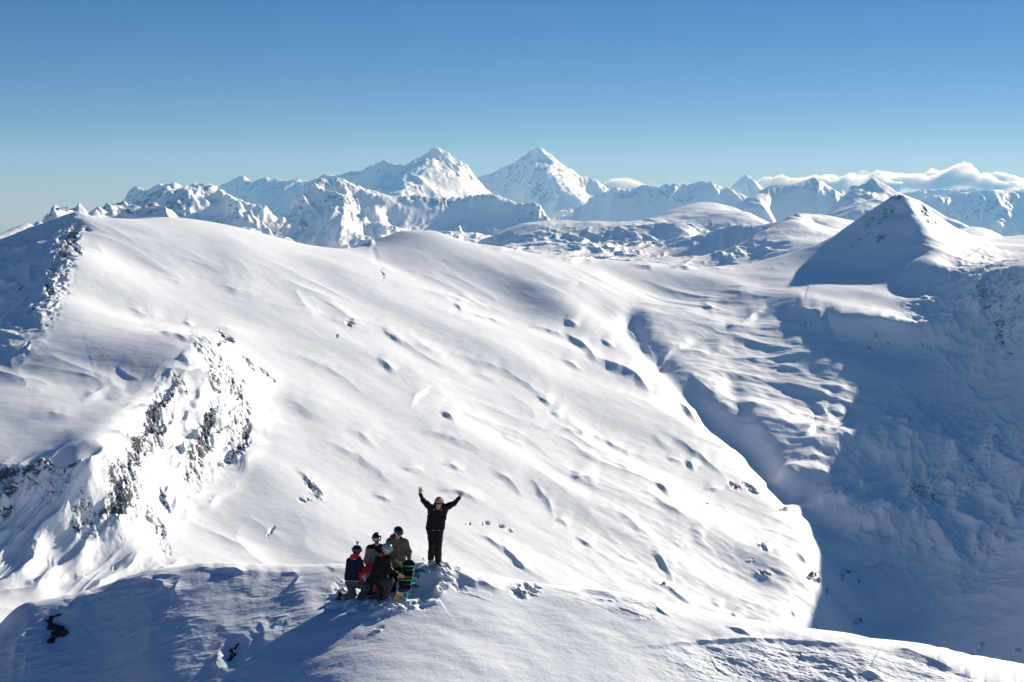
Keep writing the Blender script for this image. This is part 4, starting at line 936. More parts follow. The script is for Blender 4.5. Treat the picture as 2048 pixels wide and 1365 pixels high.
M_BOOTG = paint('pale_grey_boot', (0.35, 0.38, 0.42), 0.7, (0.55, 0.58, 0.6), 30, 0.3)
M_HELM = paint('helmet_shell', (0.012, 0.012, 0.014), 0.28, (0.016, 0.016, 0.018), 6, 0.0, spec=0.6)
M_HELMP = paint('patterned_helmet_shell', (0.1, 0.2, 0.4), 0.35, None, 20, 0.0, spec=0.5, pattern='blotch')
M_LENSD = paint('dark_lens', (0.010, 0.007, 0.006), 0.08, (0.02, 0.012, 0.01), 5, 0.0, spec=0.9)
M_LENSM = paint('mirror_lens', (0.45, 0.62, 0.75), 0.12, (0.75, 0.82, 0.88), 9, 0.0, metal=0.85)
M_LENST = paint('teal_lens', (0.05, 0.50, 0.46), 0.25, (0.25, 0.80, 0.72), 12, 0.0, metal=0.0, spec=0.6)
M_STRAPO = paint('orange_strap', (0.35, 0.07, 0.02), 0.7)
M_WHITE = paint('white_trim', (0.75, 0.75, 0.74), 0.6)
M_HAIR = paint('blond_hair', (0.38, 0.22, 0.08), 0.6, (0.62, 0.42, 0.20), 60, 0.6)
M_BEARD = paint('dark_beard', (0.03, 0.016, 0.010), 0.8, None, 60, 0.5)
M_GREYPL = paint('grey_plastic', (0.10, 0.10, 0.11), 0.5)
M_MINT = paint('mint_shirt_hem', (0.35, 0.62, 0.55), 0.8)
M_TEETH = paint('teeth', (0.75, 0.72, 0.66), 0.4)

class Person:
    def __init__(s, label, D, base, h=0.0095):
        s.D = D; s.h = h
        s.base = np.array(W(base[0], base[1], D + (base[2] if len(base) > 2 else 0)))
        s.root = thing('person', label, 'person', tuple(s.base))
    def P(s, px, py, dd=0.0): return np.array(W(px, py, s.D + dd))
    def grid(s, pts, pad=0.2, h=None):
        q = np.array(pts); return Sdf(q.min(0) - pad, q.max(0) + pad, h or s.h)
    def add(s, g, name, mat, parent=None):
        if parent is None: return g.mesh(name, mat, s.root, s.base)
        return g.mesh(name, mat, parent, s.base)

def hand(g, wrist, d, side, n, curl=0.15, spread=1.0, r=0.0092, k=0.008):
    """palm and five fingers: d towards the fingertips, side towards the thumb, n out of the palm"""
    d = n3(d); side = n3(np.array(side) - d * np.dot(side, d)); n = n3(n - d * np.dot(n, d) - side * np.dot(n, side))
    w = np.array(wrist)
    for o in (-0.026, -0.009, 0.009, 0.026):
        g.cone(w + d * 0.01 + side * o * 0.75, w + d * 0.088 + side * o, 0.016, 0.0135, k)
    for o, L, a in ((0.030, 0.072, 0.20), (0.010, 0.082, 0.05), (-0.011, 0.077, -0.10), (-0.031, 0.060, -0.27)):
        a *= spread
        f = n3(d * math.cos(a) + side * math.sin(a)); p = w + d * 0.092 + side * o
        c1 = curl; c2 = curl * 2.2
        q = p + n3(f * math.cos(c1) + n * math.sin(c1)) * L * 0.5
        e = q + n3(f * math.cos(c2) + n * math.sin(c2)) * L * 0.5
        g.cone(p - d * 0.012, q, r * 1.08, r, k); g.cone(q, e, r, r * 0.85, k)
    p = w + d * 0.030 + side * 0.030; f = n3(d * 0.62 + side * 0.78 + n * 0.25)
    q = p + f * 0.042; e = q + n3(f + d * 0.5 + n * curl) * 0.032
    g.cone(p - side * 0.008, q, 0.0135, 0.0105, k); g.cone(q, e, 0.0105, 0.009, k)

def head(g, c, fwd, up, r=0.098, smile=True):
    """c = centre of the skull"""
    fwd = n3(fwd); up = n3(up - fwd * np.dot(up, fwd)); sd = np.cross(fwd, up)
    M = np.stack([sd, fwd, up], 1)
    c = np.array(c)
    g.ell(c + up * 0.010 - fwd * 0.012, (0.074, 0.094, 0.098), M, 0.02)
    g.ell(c - up * 0.045 + fwd * 0.030, (0.055, 0.058, 0.062), M, 0.03)
    g.ell(c - up * 0.098 + fwd * 0.058, (0.024, 0.020, 0.018), M, 0.02)      # chin
    g.cone(c - up * 0.005 + fwd * 0.082, c - up * 0.038 + fwd * 0.106, 0.010, 0.014, 0.012)   # nose
    g.ell(c - up * 0.066 + fwd * 0.084, (0.024, 0.010, 0.007), M, 0.008)     # lips
    g.ell(c - up * 0.036 + fwd * 0.062 + sd * 0.034, (0.020, 0.018, 0.018), M, 0.02); g.ell(c - up * 0.036 + fwd * 0.062 - sd * 0.034, (0.020, 0.018, 0.018), M, 0.02)
    for q in (-1, 1):
        g.ell(c + up * 0.006 + fwd * 0.068 + sd * q * 0.031, (0.014, 0.012, 0.010), M, 0.010)   # eyelids
        g.ell(c - up * 0.015 + sd * q * 0.078, (0.010, 0.018, 0.030), M, 0.008)  # ears
    return c, fwd, up, sd, M

def helmet(p, c, fwd, up, mat, vent=True):
    fwd = n3(fwd); up = n3(up - fwd * np.dot(up, fwd)); sd = np.cross(fwd, up); M = np.stack([sd, fwd, up], 1)
    c = np.array(c)
    g = p.grid([c], 0.2, 0.0075)
    g.ell(c + up * 0.022 - fwd * 0.012, (0.108, 0.128, 0.118), M, 0.01)
    for q in (-1, 1): g.ell(c - up * 0.045 - fwd * 0.02 + sd * q * 0.082, (0.024, 0.045, 0.050), M, 0.02)   # ear pads
    g.ell(c - up * 0.058 + fwd * 0.088, (0.125, 0.092, 0.108), M, 0.01, 'cut')      # face opening
    g.ell(c - up * 0.16, (0.08, 0.12, 0.10), M, 0.01, 'cut')
    for q in (-0.04, 0.0, 0.04):
        g.ell(c + up * 0.135 + sd * q + fwd * 0.02, (0.007, 0.035, 0.008), M, 0.004, 'cut')
    o = p.add(g, 'helmet', mat)
    return o

def goggles(p, c, fwd, up, lens, strap, helm, on_strap=True):
    fwd = n3(fwd); up = n3(up - fwd * np.dot(up, fwd)); sd = np.cross(fwd, up); M = np.stack([sd, fwd, up], 1); c = np.array(c)
    g = p.grid([c + fwd * 0.08], 0.14, 0.006)
    g.ell(c + fwd * 0.078 + up * 0.010, (0.086, 0.052, 0.047), M, 0.01)
    g.ell(c + fwd * 0.02, (0.066, 0.060, 0.050), M, 0.004, 'cut')
    gg = p.add(g, 'goggles', lens, helm)
    if strap is not None:
        V = []; n = 40
        for i in range(n):
            a = 2 * math.pi * i / n; rad = (math.sin(a) * 0.113, math.cos(a) * 0.133 - 0.012)
            for hgt, o in ((-0.016, 0.0), (0.020, 0.0), (0.020, 0.006), (-0.016, 0.006)):
                V.append(c + sd * rad[0] * (1 + o * 9) + fwd * rad[1] * (1 + o * 9) + up * (0.012 + hgt - 0.02 * math.cos(a)) - p.base)
        Q = []
        for i in range(n):
            if abs(2 * math.pi * ((i + .5) / n) - 0) < 0.62 or abs(2 * math.pi * ((i + .5) / n) - 2 * math.pi) < 0.62: continue
            j = (i + 1) % n
            for k in range(4): Q.append((i * 4 + k, j * 4 + k, j * 4 + (k + 1) % 4, i * 4 + (k + 1) % 4))
        raw_mesh('goggle_strap', np.array(V), np.array(Q), strap, gg)
    return gg

def limb(g, pts, rad, k=0.03, flat=None):
    for i in range(len(pts) - 1): g.cone(pts[i], pts[i + 1], rad[i], rad[i + 1], k, flat=flat)

def boot(p, ank, toe, mat=M_BOOT, h=0.012):
    g = p.grid([ank, toe], 0.14, h); ank = np.array(ank); toe = np.array(toe)
    g.cone(ank + np.array((0, 0, 0.11)), ank, 0.068, 0.062, 0.03); g.cone(ank - (toe - ank) * 0.22, toe, 0.055, 0.045, 0.03); g.folds(0.004, 0.06, 3)
    o = p.add(g, 'boot', mat)
    g = p.grid([ank, toe], 0.14, h); dn = np.array((0, 0, -0.045))
    g.cone(ank - (toe - ank) * 0.24 + dn, toe + dn, 0.05, 0.046, 0.01, flat=((0, 0, 1), 0.35)); p.add(g, 'sole', M_BOOT, o)
    return o

def torso(g, shL, shR, hipL, hipR, rs=0.075, rw=0.085, rh=0.10, k=0.06, depth=0.0):
    mid_s = (shL + shR) / 2; mid_h = (hipL + hipR) / 2
    g.cone(shL, shR, rs, rs, k); g.cone(hipL, hipR, rh, rh, k)
    for t in (0.22, 0.5, 0.78):
        wl = shL * (1 - t) + hipL * t; wr = shR * (1 - t) + hipR * t
        m = (wl + wr) / 2; f = 0.86; wl = m + (wl - m) * f; wr = m + (wr - m) * f
        r = rs * (1 - t) + rh * t + 0.015 * math.sin(t * math.pi)
        g.cone(wl, wr, r, r, k)

def jacket_detail(p, a, b, r, mat, name='cuff', parent=None):
    g = p.grid([a, b], r + 0.05, 0.008); g.cone(a, b, r, r, 0.01); return p.add(g, name, mat, parent)

# ---- the man who stands with both arms up
def waving_man():
    p = Person('standing person in black jacket raising both open hands, sunglasses and blond hair', 35.58, (870, 1131))
    P = p.P; base = p.base
    hc = P(878.3, 1006.5, 0.0); fwd = n3((0.05, -1, -0.10)); up = n3((0.02, -0.12, 1))
    neck = P(877.2, 1020, 0.02); shL = P(861.5, 1016, 0.02); shR = P(891, 1015.5, 0.02)
    elL = P(846.5, 1001, 0.03); wrL = P(839.8, 986.3, -0.02); elR = P(908, 1007.5, 0.03); wrR = P(920.2, 994.2, -0.02)
    hipL = P(862.6, 1064, 0.02); hipR = P(878.5, 1064, 0.02)
    knL = P(864.2, 1089.5, -0.16); anL = P(861.6, 1120, -0.02); knR = P(876.8, 1092.5, -0.02); anR = P(876.5, 1123, 0.06)
    g = p.grid([hc, elL, P(838, 966), P(923, 976), anL, anR, shL, shR], 0.13, 0.0085)
    head(g, hc, fwd, up); g.cone(hc - up * 0.05, neck - np.array((0, 0, 0.05)), 0.052, 0.06, 0.03)
    torso(g, shL, shR, hipL, hipR, 0.055, 0.08, 0.085)
    limb(g, [shL, elL, wrL], [0.052, 0.042, 0.027]); limb(g, [shR, elR, wrR], [0.052, 0.042, 0.027])
    hand(g, wrL, P(841.0, 975) - wrL, P(845.5, 980) - wrL, np.array((0, -1, 0)), 0.08, 1.5)
    hand(g, wrR, P(922.5, 984) - wrR, P(914.5, 990) - wrR, np.array((0, -1, 0)), 0.14, 1.5)
    limb(g, [hipL, knL, anL], [0.085, 0.060, 0.045]); limb(g, [hipR, knR, anR], [0.085, 0.060, 0.045])
    p.add(g, 'body', M_SKIN)
    # hooded jacket
    g = p.grid([neck, shL, shR, elL, wrL, elR, wrR, hipL, hipR], 0.17, 0.0095)
    torso(g, shL, shR, P(859.8, 1057, 0.02), P(881, 1057, 0.02), 0.088, 0.10, 0.108, 0.07)
    limb(g, [shL, (shL + elL) / 2, elL, wrL - (wrL - elL) * 0.12], [0.088, 0.078, 0.062, 0.046], 0.04); limb(g, [shR, (shR + elR) / 2, elR, wrR - (wrR - elR) * 0.12], [0.088, 0.078, 0.062, 0.046], 0.04)
    g.cone(neck + np.array((-.04, .03, -.01)), neck + np.array((.04, .03, -.01)), 0.055, 0.055, 0.04); g.cone(neck + np.array((0, .10, -.04)), neck + np.array((0, .06, .0)), 0.07, 0.06, 0.04)
    g.ell(neck + np.array((0, -0.03, 0.07)), (0.07, 0.09, 0.07), None, 0.02, 'cut')
    g.folds(0.014, 0.10, 11); jk = p.add(g, 'jacket', M_BLACKJ)
    for q in ((P(868, 1019.5, -0.10)), (P(883, 1020.5, -0.10))):
        s_ = p.grid([q], 0.05, 0.006); s_.ell(q, (0.018, 0.006, 0.012), None, 0.005); p.add(s_, 'chest_mark', M_WHITE, jk)
    s_ = p.grid([P(865, 1060.5, -0.1), P(879, 1060.5, -0.1)], 0.08, 0.008); s_.cone(P(864, 1060.6, -0.055), P(879, 1060.6, -0.055), 0.030, 0.030, 0.01, flat=((0, 0, 1), 0.55)); p.add(s_, 'shirt_hem', M_MINT)
    # trousers
    g = p.grid([hipL, hipR, knL, knR, anL, anR], 0.15, 0.0095)
    g.cone(hipL, hipR, 0.105, 0.105, 0.05)
    limb(g, [hipL, (hipL + knL) / 2, knL, (knL + anL) / 2, anL + np.array((0, 0, .05))], [0.108, 0.098, 0.086, 0.084, 0.085], 0.035)
    limb(g, [hipR, (hipR + knR) / 2, knR, (knR + anR) / 2, anR + np.array((0, 0, .02))], [0.108, 0.098, 0.086, 0.086, 0.088], 0.035)
    g.folds(0.011, 0.08, 23, 1.6); p.add(g, 'trousers', M_CHAR)
    boot(p, anL + np.array((0, 0, -.03)), anL + np.array((-.02, -.15, -.07)), M_BOOTG); boot(p, anR + np.array((0, 0, -.03)), anR + np.array((.04, -.14, -.06)))
    # hair, sunglasses, headphones
    sd = np.cross(fwd, up)
    g = p.grid([hc], 0.2, 0.0075); M = np.stack([sd, fwd, up], 1)
    g.ell(hc + up * 0.030 - fwd * 0.020, (0.096, 0.108, 0.104), M, 0.01); g.ell(hc + up * 0.085 + fwd * 0.04, (0.07, 0.05, 0.035), M, 0.03)
    g.ell(hc - up * 0.050 + fwd * 0.075, (0.074, 0.085, 0.11), M, 0.012, 'cut'); g.ell(hc - up * 0.16, (0.1, 0.12, 0.09), M, 0.01, 'cut')
    g.folds(0.016, 0.035, 31, 0.6); p.add(g, 'hair', M_HAIR)
    g = p.grid([hc], 0.16, 0.006)
    for q in (-1, 1): g.ell(hc + fwd * 0.090 + up * 0.008 + sd * q * 0.034, (0.033, 0.012, 0.021), M, 0.01)
    g.cone(hc + fwd * 0.095 + sd * -0.02 + up * .012, hc + fwd * 0.095 + sd * 0.02 + up * .012, 0.007, 0.007, 0.005)
    for q in (-1, 1): g.cone(hc + fwd * 0.085 + sd * q * 0.062 + up * .012, hc - fwd * 0.005 + sd * q * 0.086 + up * .012, 0.007, 0.007, 0.005)
    p.add(g, 'sunglasses', M_LENSD)
    g = p.grid([hc], 0.2, 0.007)
    for q in (-1, 1): g.cone(hc + sd * q * 0.088 - up * 0.01, hc + sd * q * 0.112 - up * 0.01, 0.036, 0.030, 0.01)
    pr = None
    for i in range(13):
        a = math.pi * i / 12; q = hc + sd * math.cos(a) * 0.108 + up * (math.sin(a) * 0.138 + 0.01) - fwd * 0.03
        if pr is not None: g.cone(pr, q, 0.011, 0.011, 0.008)
        pr = q
    p.add(g, 'headphones', M_HELM)
    g = p.grid([hc + fwd * .09], 0.1, 0.005); g.ell(hc - up * 0.064 + fwd * 0.092, (0.019, 0.006, 0.005), M, 0.004); p.add(g, 'teeth', M_TEETH)
waving_man()

# ---- kneeling, back turned, navy and red jacket, camera on the helmet
def kneeling_left():
    p = Person('kneeling person in navy jacket with red sleeves and hood, small camera on black helmet', 34.32, (703, 1194))
    P = p.P
    hc = P(714.3, 1101.5, 0.05); fwd = n3((0.72, 0.62, -0.12)); up = n3((0.05, 0.0, 1))
    neck = P(710.5, 1114, 0.0); shL = P(700.5, 1123, 0.06); shR = P(718, 1123.5, -0.02)
    el = P(726, 1141, 0.12); wr = P(749.5, 1131, 0.22); el2 = P(704, 1143, 0.22); wr2 = P(722, 1150, 0.30)
    hipL = P(699.5, 1164, 0.04); hipR = P(711, 1165, -0.02)
    kn1 = P(705.5, 1189.5, -0.14); an1 = P(681, 1197, 0.02)
    kn2 = P(735, 1174, 0.10); an2 = P(722, 1196, 0.0)
    g = p.grid([hc, shL, wr, P(757, 1118, .2), kn1, an1, an2, hipL, wr2], 0.13)
    head(g, hc, fwd, up); g.cone(hc - up * 0.05, neck - np.array((0, 0, .04)), 0.052, 0.06, 0.03)
    torso(g, shL, shR, hipL, hipR, 0.06, 0.08, 0.085)
    limb(g, [shR, el, wr], [0.052, 0.042, 0.027]); limb(g, [shL, el2, wr2], [0.052, 0.042, 0.027])
    hand(g, wr, P(755, 1120.5, 0.20) - wr, P(748, 1124, .2) - wr, np.array((0.6, -0.8, 0)), 0.25, 1.0); hand(g, wr2, P(732, 1149, .28) - wr2, P(726, 1144, .28) - wr2, np.array((0, -1, 0)), 0.5, 0.6)
    limb(g, [hipL, kn1, an1], [0.085, 0.062, 0.045]); limb(g, [hipR, kn2, an2], [0.085, 0.062, 0.045])
    p.add(g, 'body', M_SKIN)
    g = p.grid([neck, shL, shR, hipL, hipR], 0.18)
    torso(g, shL, shR, P(698.5, 1156, 0.03), P(711.5, 1157, -0.03), 0.092, 0.10, 0.118, 0.07)
    g.cone(shR, shR * 0.45 + el * 0.55, 0.088, 0.078, 0.04); g.cone(shL, shL * 0.5 + el2 * 0.5, 0.086, 0.074, 0.04)
    g.folds(0.010, 0.09, 41); jk = p.add(g, 'jacket', M_NAVY)
    g = p.grid([shR, el, wr, shL, el2, wr2], 0.14)
    limb(g, [shR * 0.42 + el * 0.58, el, (el + wr) / 2, wr - (wr - el) * 0.06], [0.076, 0.080, 0.070, 0.056], 0.03); limb(g, [shL * 0.5 + el2 * 0.5, el2, wr2 - (wr2 - el2) * .1], [0.072, 0.070, 0.052], 0.03)
    g.folds(0.008, 0.07, 43); p.add(g, 'sleeve', M_RED, jk)
    g = p.grid([neck], 0.22)
    g.cone(neck + np.array((-.07, -.02, -.01)), neck + np.array((.09, .03, -.035)), 0.060, 0.055, 0.04); g.cone(neck + np.array((-.06, -.03, .03)), neck + np.array((.02, -.03, .03)), 0.05, 0.05, 0.04); g.ell(hc - up * 0.0, (0.10, 0.11, 0.10), None, 0.01, 'cut')
    g.folds(0.008, 0.06, 45); p.add(g, 'hood', M_RED, jk)
    g = p.grid([hipL, hipR], 0.2, 0.008); g.cone(P(698.5, 1159.8, 0.03), P(711.5, 1160.8, -0.03), 0.124, 0.124, 0.02, flat=((0, 0, 1), 0.13)); p.add(g, 'hem_stripe', M_WHITE, jk)
    g = p.grid([P(722, 1155, -.12)], 0.12, 0.008); g.cone(P(720, 1146, -0.12), P(721, 1157, -0.12), 0.028, 0.034, 0.02); g.cone(P(722, 1157, -.12), P(727, 1163, -.1), .03, .02, .02); p.add(g, 'side_panel', M_RED, jk)
    g = p.grid([hipL, hipR, kn1, kn2, an1, an2], 0.16)
    g.cone(hipL, hipR, 0.112, 0.112, 0.05)
    limb(g, [hipL, kn1, kn1 * 0.45 + an1 * 0.55], [0.112, 0.092, 0.080], 0.04); limb(g, [hipR, (hipR + kn2) / 2, kn2, an2 + np.array((0, 0, .03))], [0.112, 0.104, 0.096, 0.086], 0.04)
    g.folds(0.011, 0.09, 47); p.add(g, 'trousers', M_GREYP)
    boot(p, an1 + np.array((0, 0, -.01)), an1 + np.array((-.10, -.02, -.03))); boot(p, an2 + np.array((0, 0, -.03)), an2 + np.array((.12, .05, -.06)))
    hm = helmet(p, hc, fwd, up, M_HELM)
    goggles(p, hc, fwd, up, M_LENSD, M_STRAPO, hm)
    c = hc + up * 0.135; g = p.grid([c], 0.12, 0.005)
    g.cone(c, c + up * 0.05, 0.010, 0.010, 0.006); q = c + up * 0.072
    for sx in (-.02, .02):
        for sz in (-.014, .014): g.cone(q + np.array((sx, -.008, sz)), q + np.array((sx, .008, sz)), 0.014, 0.014, 0.004)
    g.cone(q + np.array((-.016, 0, 0)), q + np.array((.016, 0, 0)), 0.018, 0.018, 0.004); ca = p.add(g, 'action_camera', M_GREYPL, hm)
    g = p.grid([q], 0.06, 0.004); g.ell(q + np.array((0.012, 0.024, 0.004)), (.010, .008, .010), None, .003); p.add(g, 'lens', M_LENSD, ca)
kneeling_left()

# ---- taupe jacket, mirrored goggles, facing us
def mirrored():
    p = Person('bearded person in taupe jacket with black shoulders, black helmet and mirrored goggles', 34.65, (745, 1190))
    P = p.P
    hc = P(753.3, 1076.5, 0.0); fwd = n3((0.12, -1, -0.22)); up = n3((0.0, -0.15, 1))
    neck = P(754, 1092, 0.03); shL = P(739.5, 1099, 0.04); shR = P(765.5, 1098, 0.04)
    elL = P(733, 1122, 0.02); wrL = P(742, 1142, -0.12); elR = P(771, 1120, 0.0); wrR = P(764, 1138, -0.12)
    hipL = P(742, 1149, 0.05); hipR = P(757, 1149, 0.05)
    knL = P(738, 1183, -0.12); knR = P(758, 1183, -0.12); anL = P(738, 1186, 0.22); anR = P(760, 1186, 0.22)
    g = p.grid([hc, shL, shR, elL, elR, knL, knR, anL, anR, wrL, wrR], 0.14)
    head(g, hc, fwd, up); g.cone(hc - up * 0.05, neck - np.array((0, 0, .04)), 0.052, 0.06, 0.03); torso(g, shL, shR, hipL, hipR, 0.06, 0.08, 0.085)
    limb(g, [shL, elL, wrL], [0.052, 0.042, 0.027]); limb(g, [shR, elR, wrR], [0.052, 0.042, 0.027])
    hand(g, wrL, np.array((0.5, -0.5, -.6)), np.array((.5, 0, .6)), np.array((0, -.7, -.4)), 0.5, .6); hand(g, wrR, np.array((-0.5, -0.5, -.6)), np.array((-.5, 0, .6)), np.array((0, -.7, -.4)), 0.5, .6)
    limb(g, [hipL, knL, anL], [0.085, 0.062, 0.045]); limb(g, [hipR, knR, anR], [0.085, 0.062, 0.045])
    p.add(g, 'body', M_SKIN)
    g = p.grid([neck, shL, shR, elL, elR, hipL, hipR, wrL, wrR], 0.17)
    torso(g, shL, shR, P(739, 1150, 0.04), P(760, 1150, 0.04), 0.094, 0.11, 0.115, 0.07)
    limb(g, [shL, elL, wrL], [0.092, 0.074, 0.055], 0.04); limb(g, [shR, elR, wrR], [0.092, 0.074, 0.055], 0.04)
    g.folds(0.010, 0.09, 51); jk = p.add(g, 'jacket', M_TAUPE)
    g = p.grid([neck, shL, shR], 0.18)
    g.cone(shL + np.array((0, 0, .030)), shR + np.array((0, 0, .030)), 0.088, 0.088, 0.04); g.cone(neck + np.array((-.05, .02, -.02)), neck + np.array((.05, .02, -.02)), 0.075, 0.075, 0.04); g.cone(P(753, 1099, -.08), P(765, 1108, -.06), 0.05, 0.035, 0.03)
    g.cone(neck + np.array((0, -0.12, .04)), neck + np.array((0, -0.16, 0.02)), 0.06, 0.05, 0.02, 'cut')
    g.folds(0.007, 0.07, 53); p.add(g, 'shoulder_yoke', M_BLACKJ, jk)
    g = p.grid([hipL, hipR, knL, knR, anL, anR], 0.15); g.cone(hipL, hipR, 0.11, 0.11, 0.05)
    limb(g, [hipL, knL, anL], [0.11, 0.092, 0.075], 0.04); limb(g, [hipR, knR, anR], [0.11, 0.092, 0.075], 0.04); g.folds(0.01, 0.09, 55); p.add(g, 'trousers', M_DARKP)
    boot(p, anL, anL + np.array((0, .12, -.05))); boot(p, anR, anR + np.array((0, .12, -.05)))
    hm = helmet(p, hc, fwd, up, M_HELM); goggles(p, hc, fwd, up, M_LENSM, M_BLACKJ, hm)
    sd = np.cross(fwd, up); M = np.stack([sd, fwd, up], 1); g = p.grid([hc], 0.16, 0.006)
    g.ell(hc - up * 0.082 + fwd * 0.048, (0.058, 0.056, 0.040), M, 0.01); g.ell(hc - up * 0.062 + fwd * 0.095, (0.024, 0.02, 0.008), M, 0.006, 'cut'); g.ell(hc - up * 0.035 + fwd * 0.055, (0.05, 0.06, 0.03), M, .01, 'cut'); g.folds(0.004, 0.02, 57)
    p.add(g, 'beard', M_BEARD)
mirrored()

# ---- front, patterned helmet, black jacket with red lining
def front_one():
    p = Person('crouching person in black jacket with red collar, blue and white patterned helmet and teal goggles', 34.05, (757, 1198))
    P = p.P
    hc = P(775.6, 1097.5, 0.0); fwd = n3((0.80, -0.60, -0.38)); up = n3((0.20, -0.15, 1))
    neck = P(769.5, 1111, 0.03); shL = P(757.5, 1119.5, 0.12); shR = P(773.5, 1119, -0.06)
    elR = P(780, 1142.5, -0.18); wrR = P(796, 1150.5, -0.26); elL = P(772, 1137, 0.25); wrL = P(790, 1146, 0.10)
    hipL = P(751, 1165, 0.10); hipR = P(759, 1167, -0.05)
    knR = P(780, 1163, -0.18); anR = P(771, 1190, -0.12); knL = P(762, 1190, 0.05); anL = P(750, 1196, 0.20)
    g = p.grid([hc, shL, shR, elR, wrR, P(806, 1155, -.3), hipL, knR, anR, knL, anL, elL], 0.13)
    head(g, hc, fwd, up); g.cone(hc - up * 0.05, neck - np.array((0, 0, .04)), 0.052, 0.06, 0.03); torso(g, shL, shR, hipL, hipR, 0.06, 0.08, 0.085)
    limb(g, [shL, elL, wrL], [0.052, 0.042, 0.027]); limb(g, [shR, elR, wrR], [0.052, 0.042, 0.027])
    hand(g, wrR, P(803, 1154, -0.30) - wrR, P(799, 1146, -.28) - wrR, np.array((0.2, 0.3, -1)), 0.55, 0.8); hand(g, wrL, np.array((0.8, -.3, -.4)), np.array((0, 0, 1)), np.array((0, .5, -1)), 0.5, 0.6)
    limb(g, [hipL, knL, anL], [0.085, 0.062, 0.045]); limb(g, [hipR, knR, anR], [0.085, 0.062, 0.045])
    p.add(g, 'body', M_SKIN)
    g = p.grid([neck, shL, shR, elR, wrR, hipL, hipR, elL, wrL], 0.2)
    torso(g, shL, shR, P(748, 1163, 0.09), P(760, 1168, -0.06), 0.10, 0.12, 0.145, 0.08)
    limb(g, [shR, elR, wrR - (wrR - elR) * .1], [0.094, 0.078, 0.052], 0.04); limb(g, [shL, elL, wrL], [0.09, 0.072, 0.052], 0.04)
    g.folds(0.011, 0.09, 61); jk = p.add(g, 'jacket', M_BLACKJ)
    g = p.grid([neck], 0.2); g.cone(neck + np.array((-.08, .02, -.02)), neck + np.array((.05, -.02, -.04)), 0.062, 0.05, 0.04); g.cone(neck + np.array((-.06, .0, .03)), neck + np.array((.0, -.05, .0)), 0.05, 0.045, 0.04)
    g.folds(0.007, 0.06, 63); p.add(g, 'collar', M_RED, jk)
    g = p.grid([P(756, 1175), P(774, 1178)], 0.16); limb(g, [P(751, 1174, -.20), P(762, 1177, -.30), P(772, 1177, -.28)], [.055, .065, .05], 0.03, flat=((0, 1, 0), 0.7)); g.folds(.007, .06, 64); p.add(g, 'jacket_lining', M_RED, jk)
    for q in ((P(776.5, 1131, -.17)), (P(778.5, 1139, -.26))):
        s_ = p.grid([q], 0.05, 0.006); s_.ell(q, (0.02, 0.008, 0.007), None, 0.005); p.add(s_, 'sleeve_mark', M_GREYP, jk)
    g = p.grid([hipL, hipR, knR, anR, knL, anL], 0.16); g.cone(hipL, hipR, 0.115, 0.115, 0.05)
    limb(g, [hipR, (hipR + knR) / 2, knR, anR], [0.112, 0.105, 0.098, 0.082], 0.04); limb(g, [hipL, knL, anL], [0.112, 0.092, 0.08], 0.04); g.folds(0.011, 0.09, 65); p.add(g, 'trousers', M_PLAID)
    boot(p, anR + np.array((0, 0, -.03)), anR + np.array((-.16, -.12, -.07))); boot(p, anL + np.array((0, 0, -.02)), anL + np.array((-.12, .05, -.04)))
    hm = helmet(p, hc, fwd, up, M_HELMP); goggles(p, hc, fwd, up, M_LENST, M_WHITE, hm)
front_one()

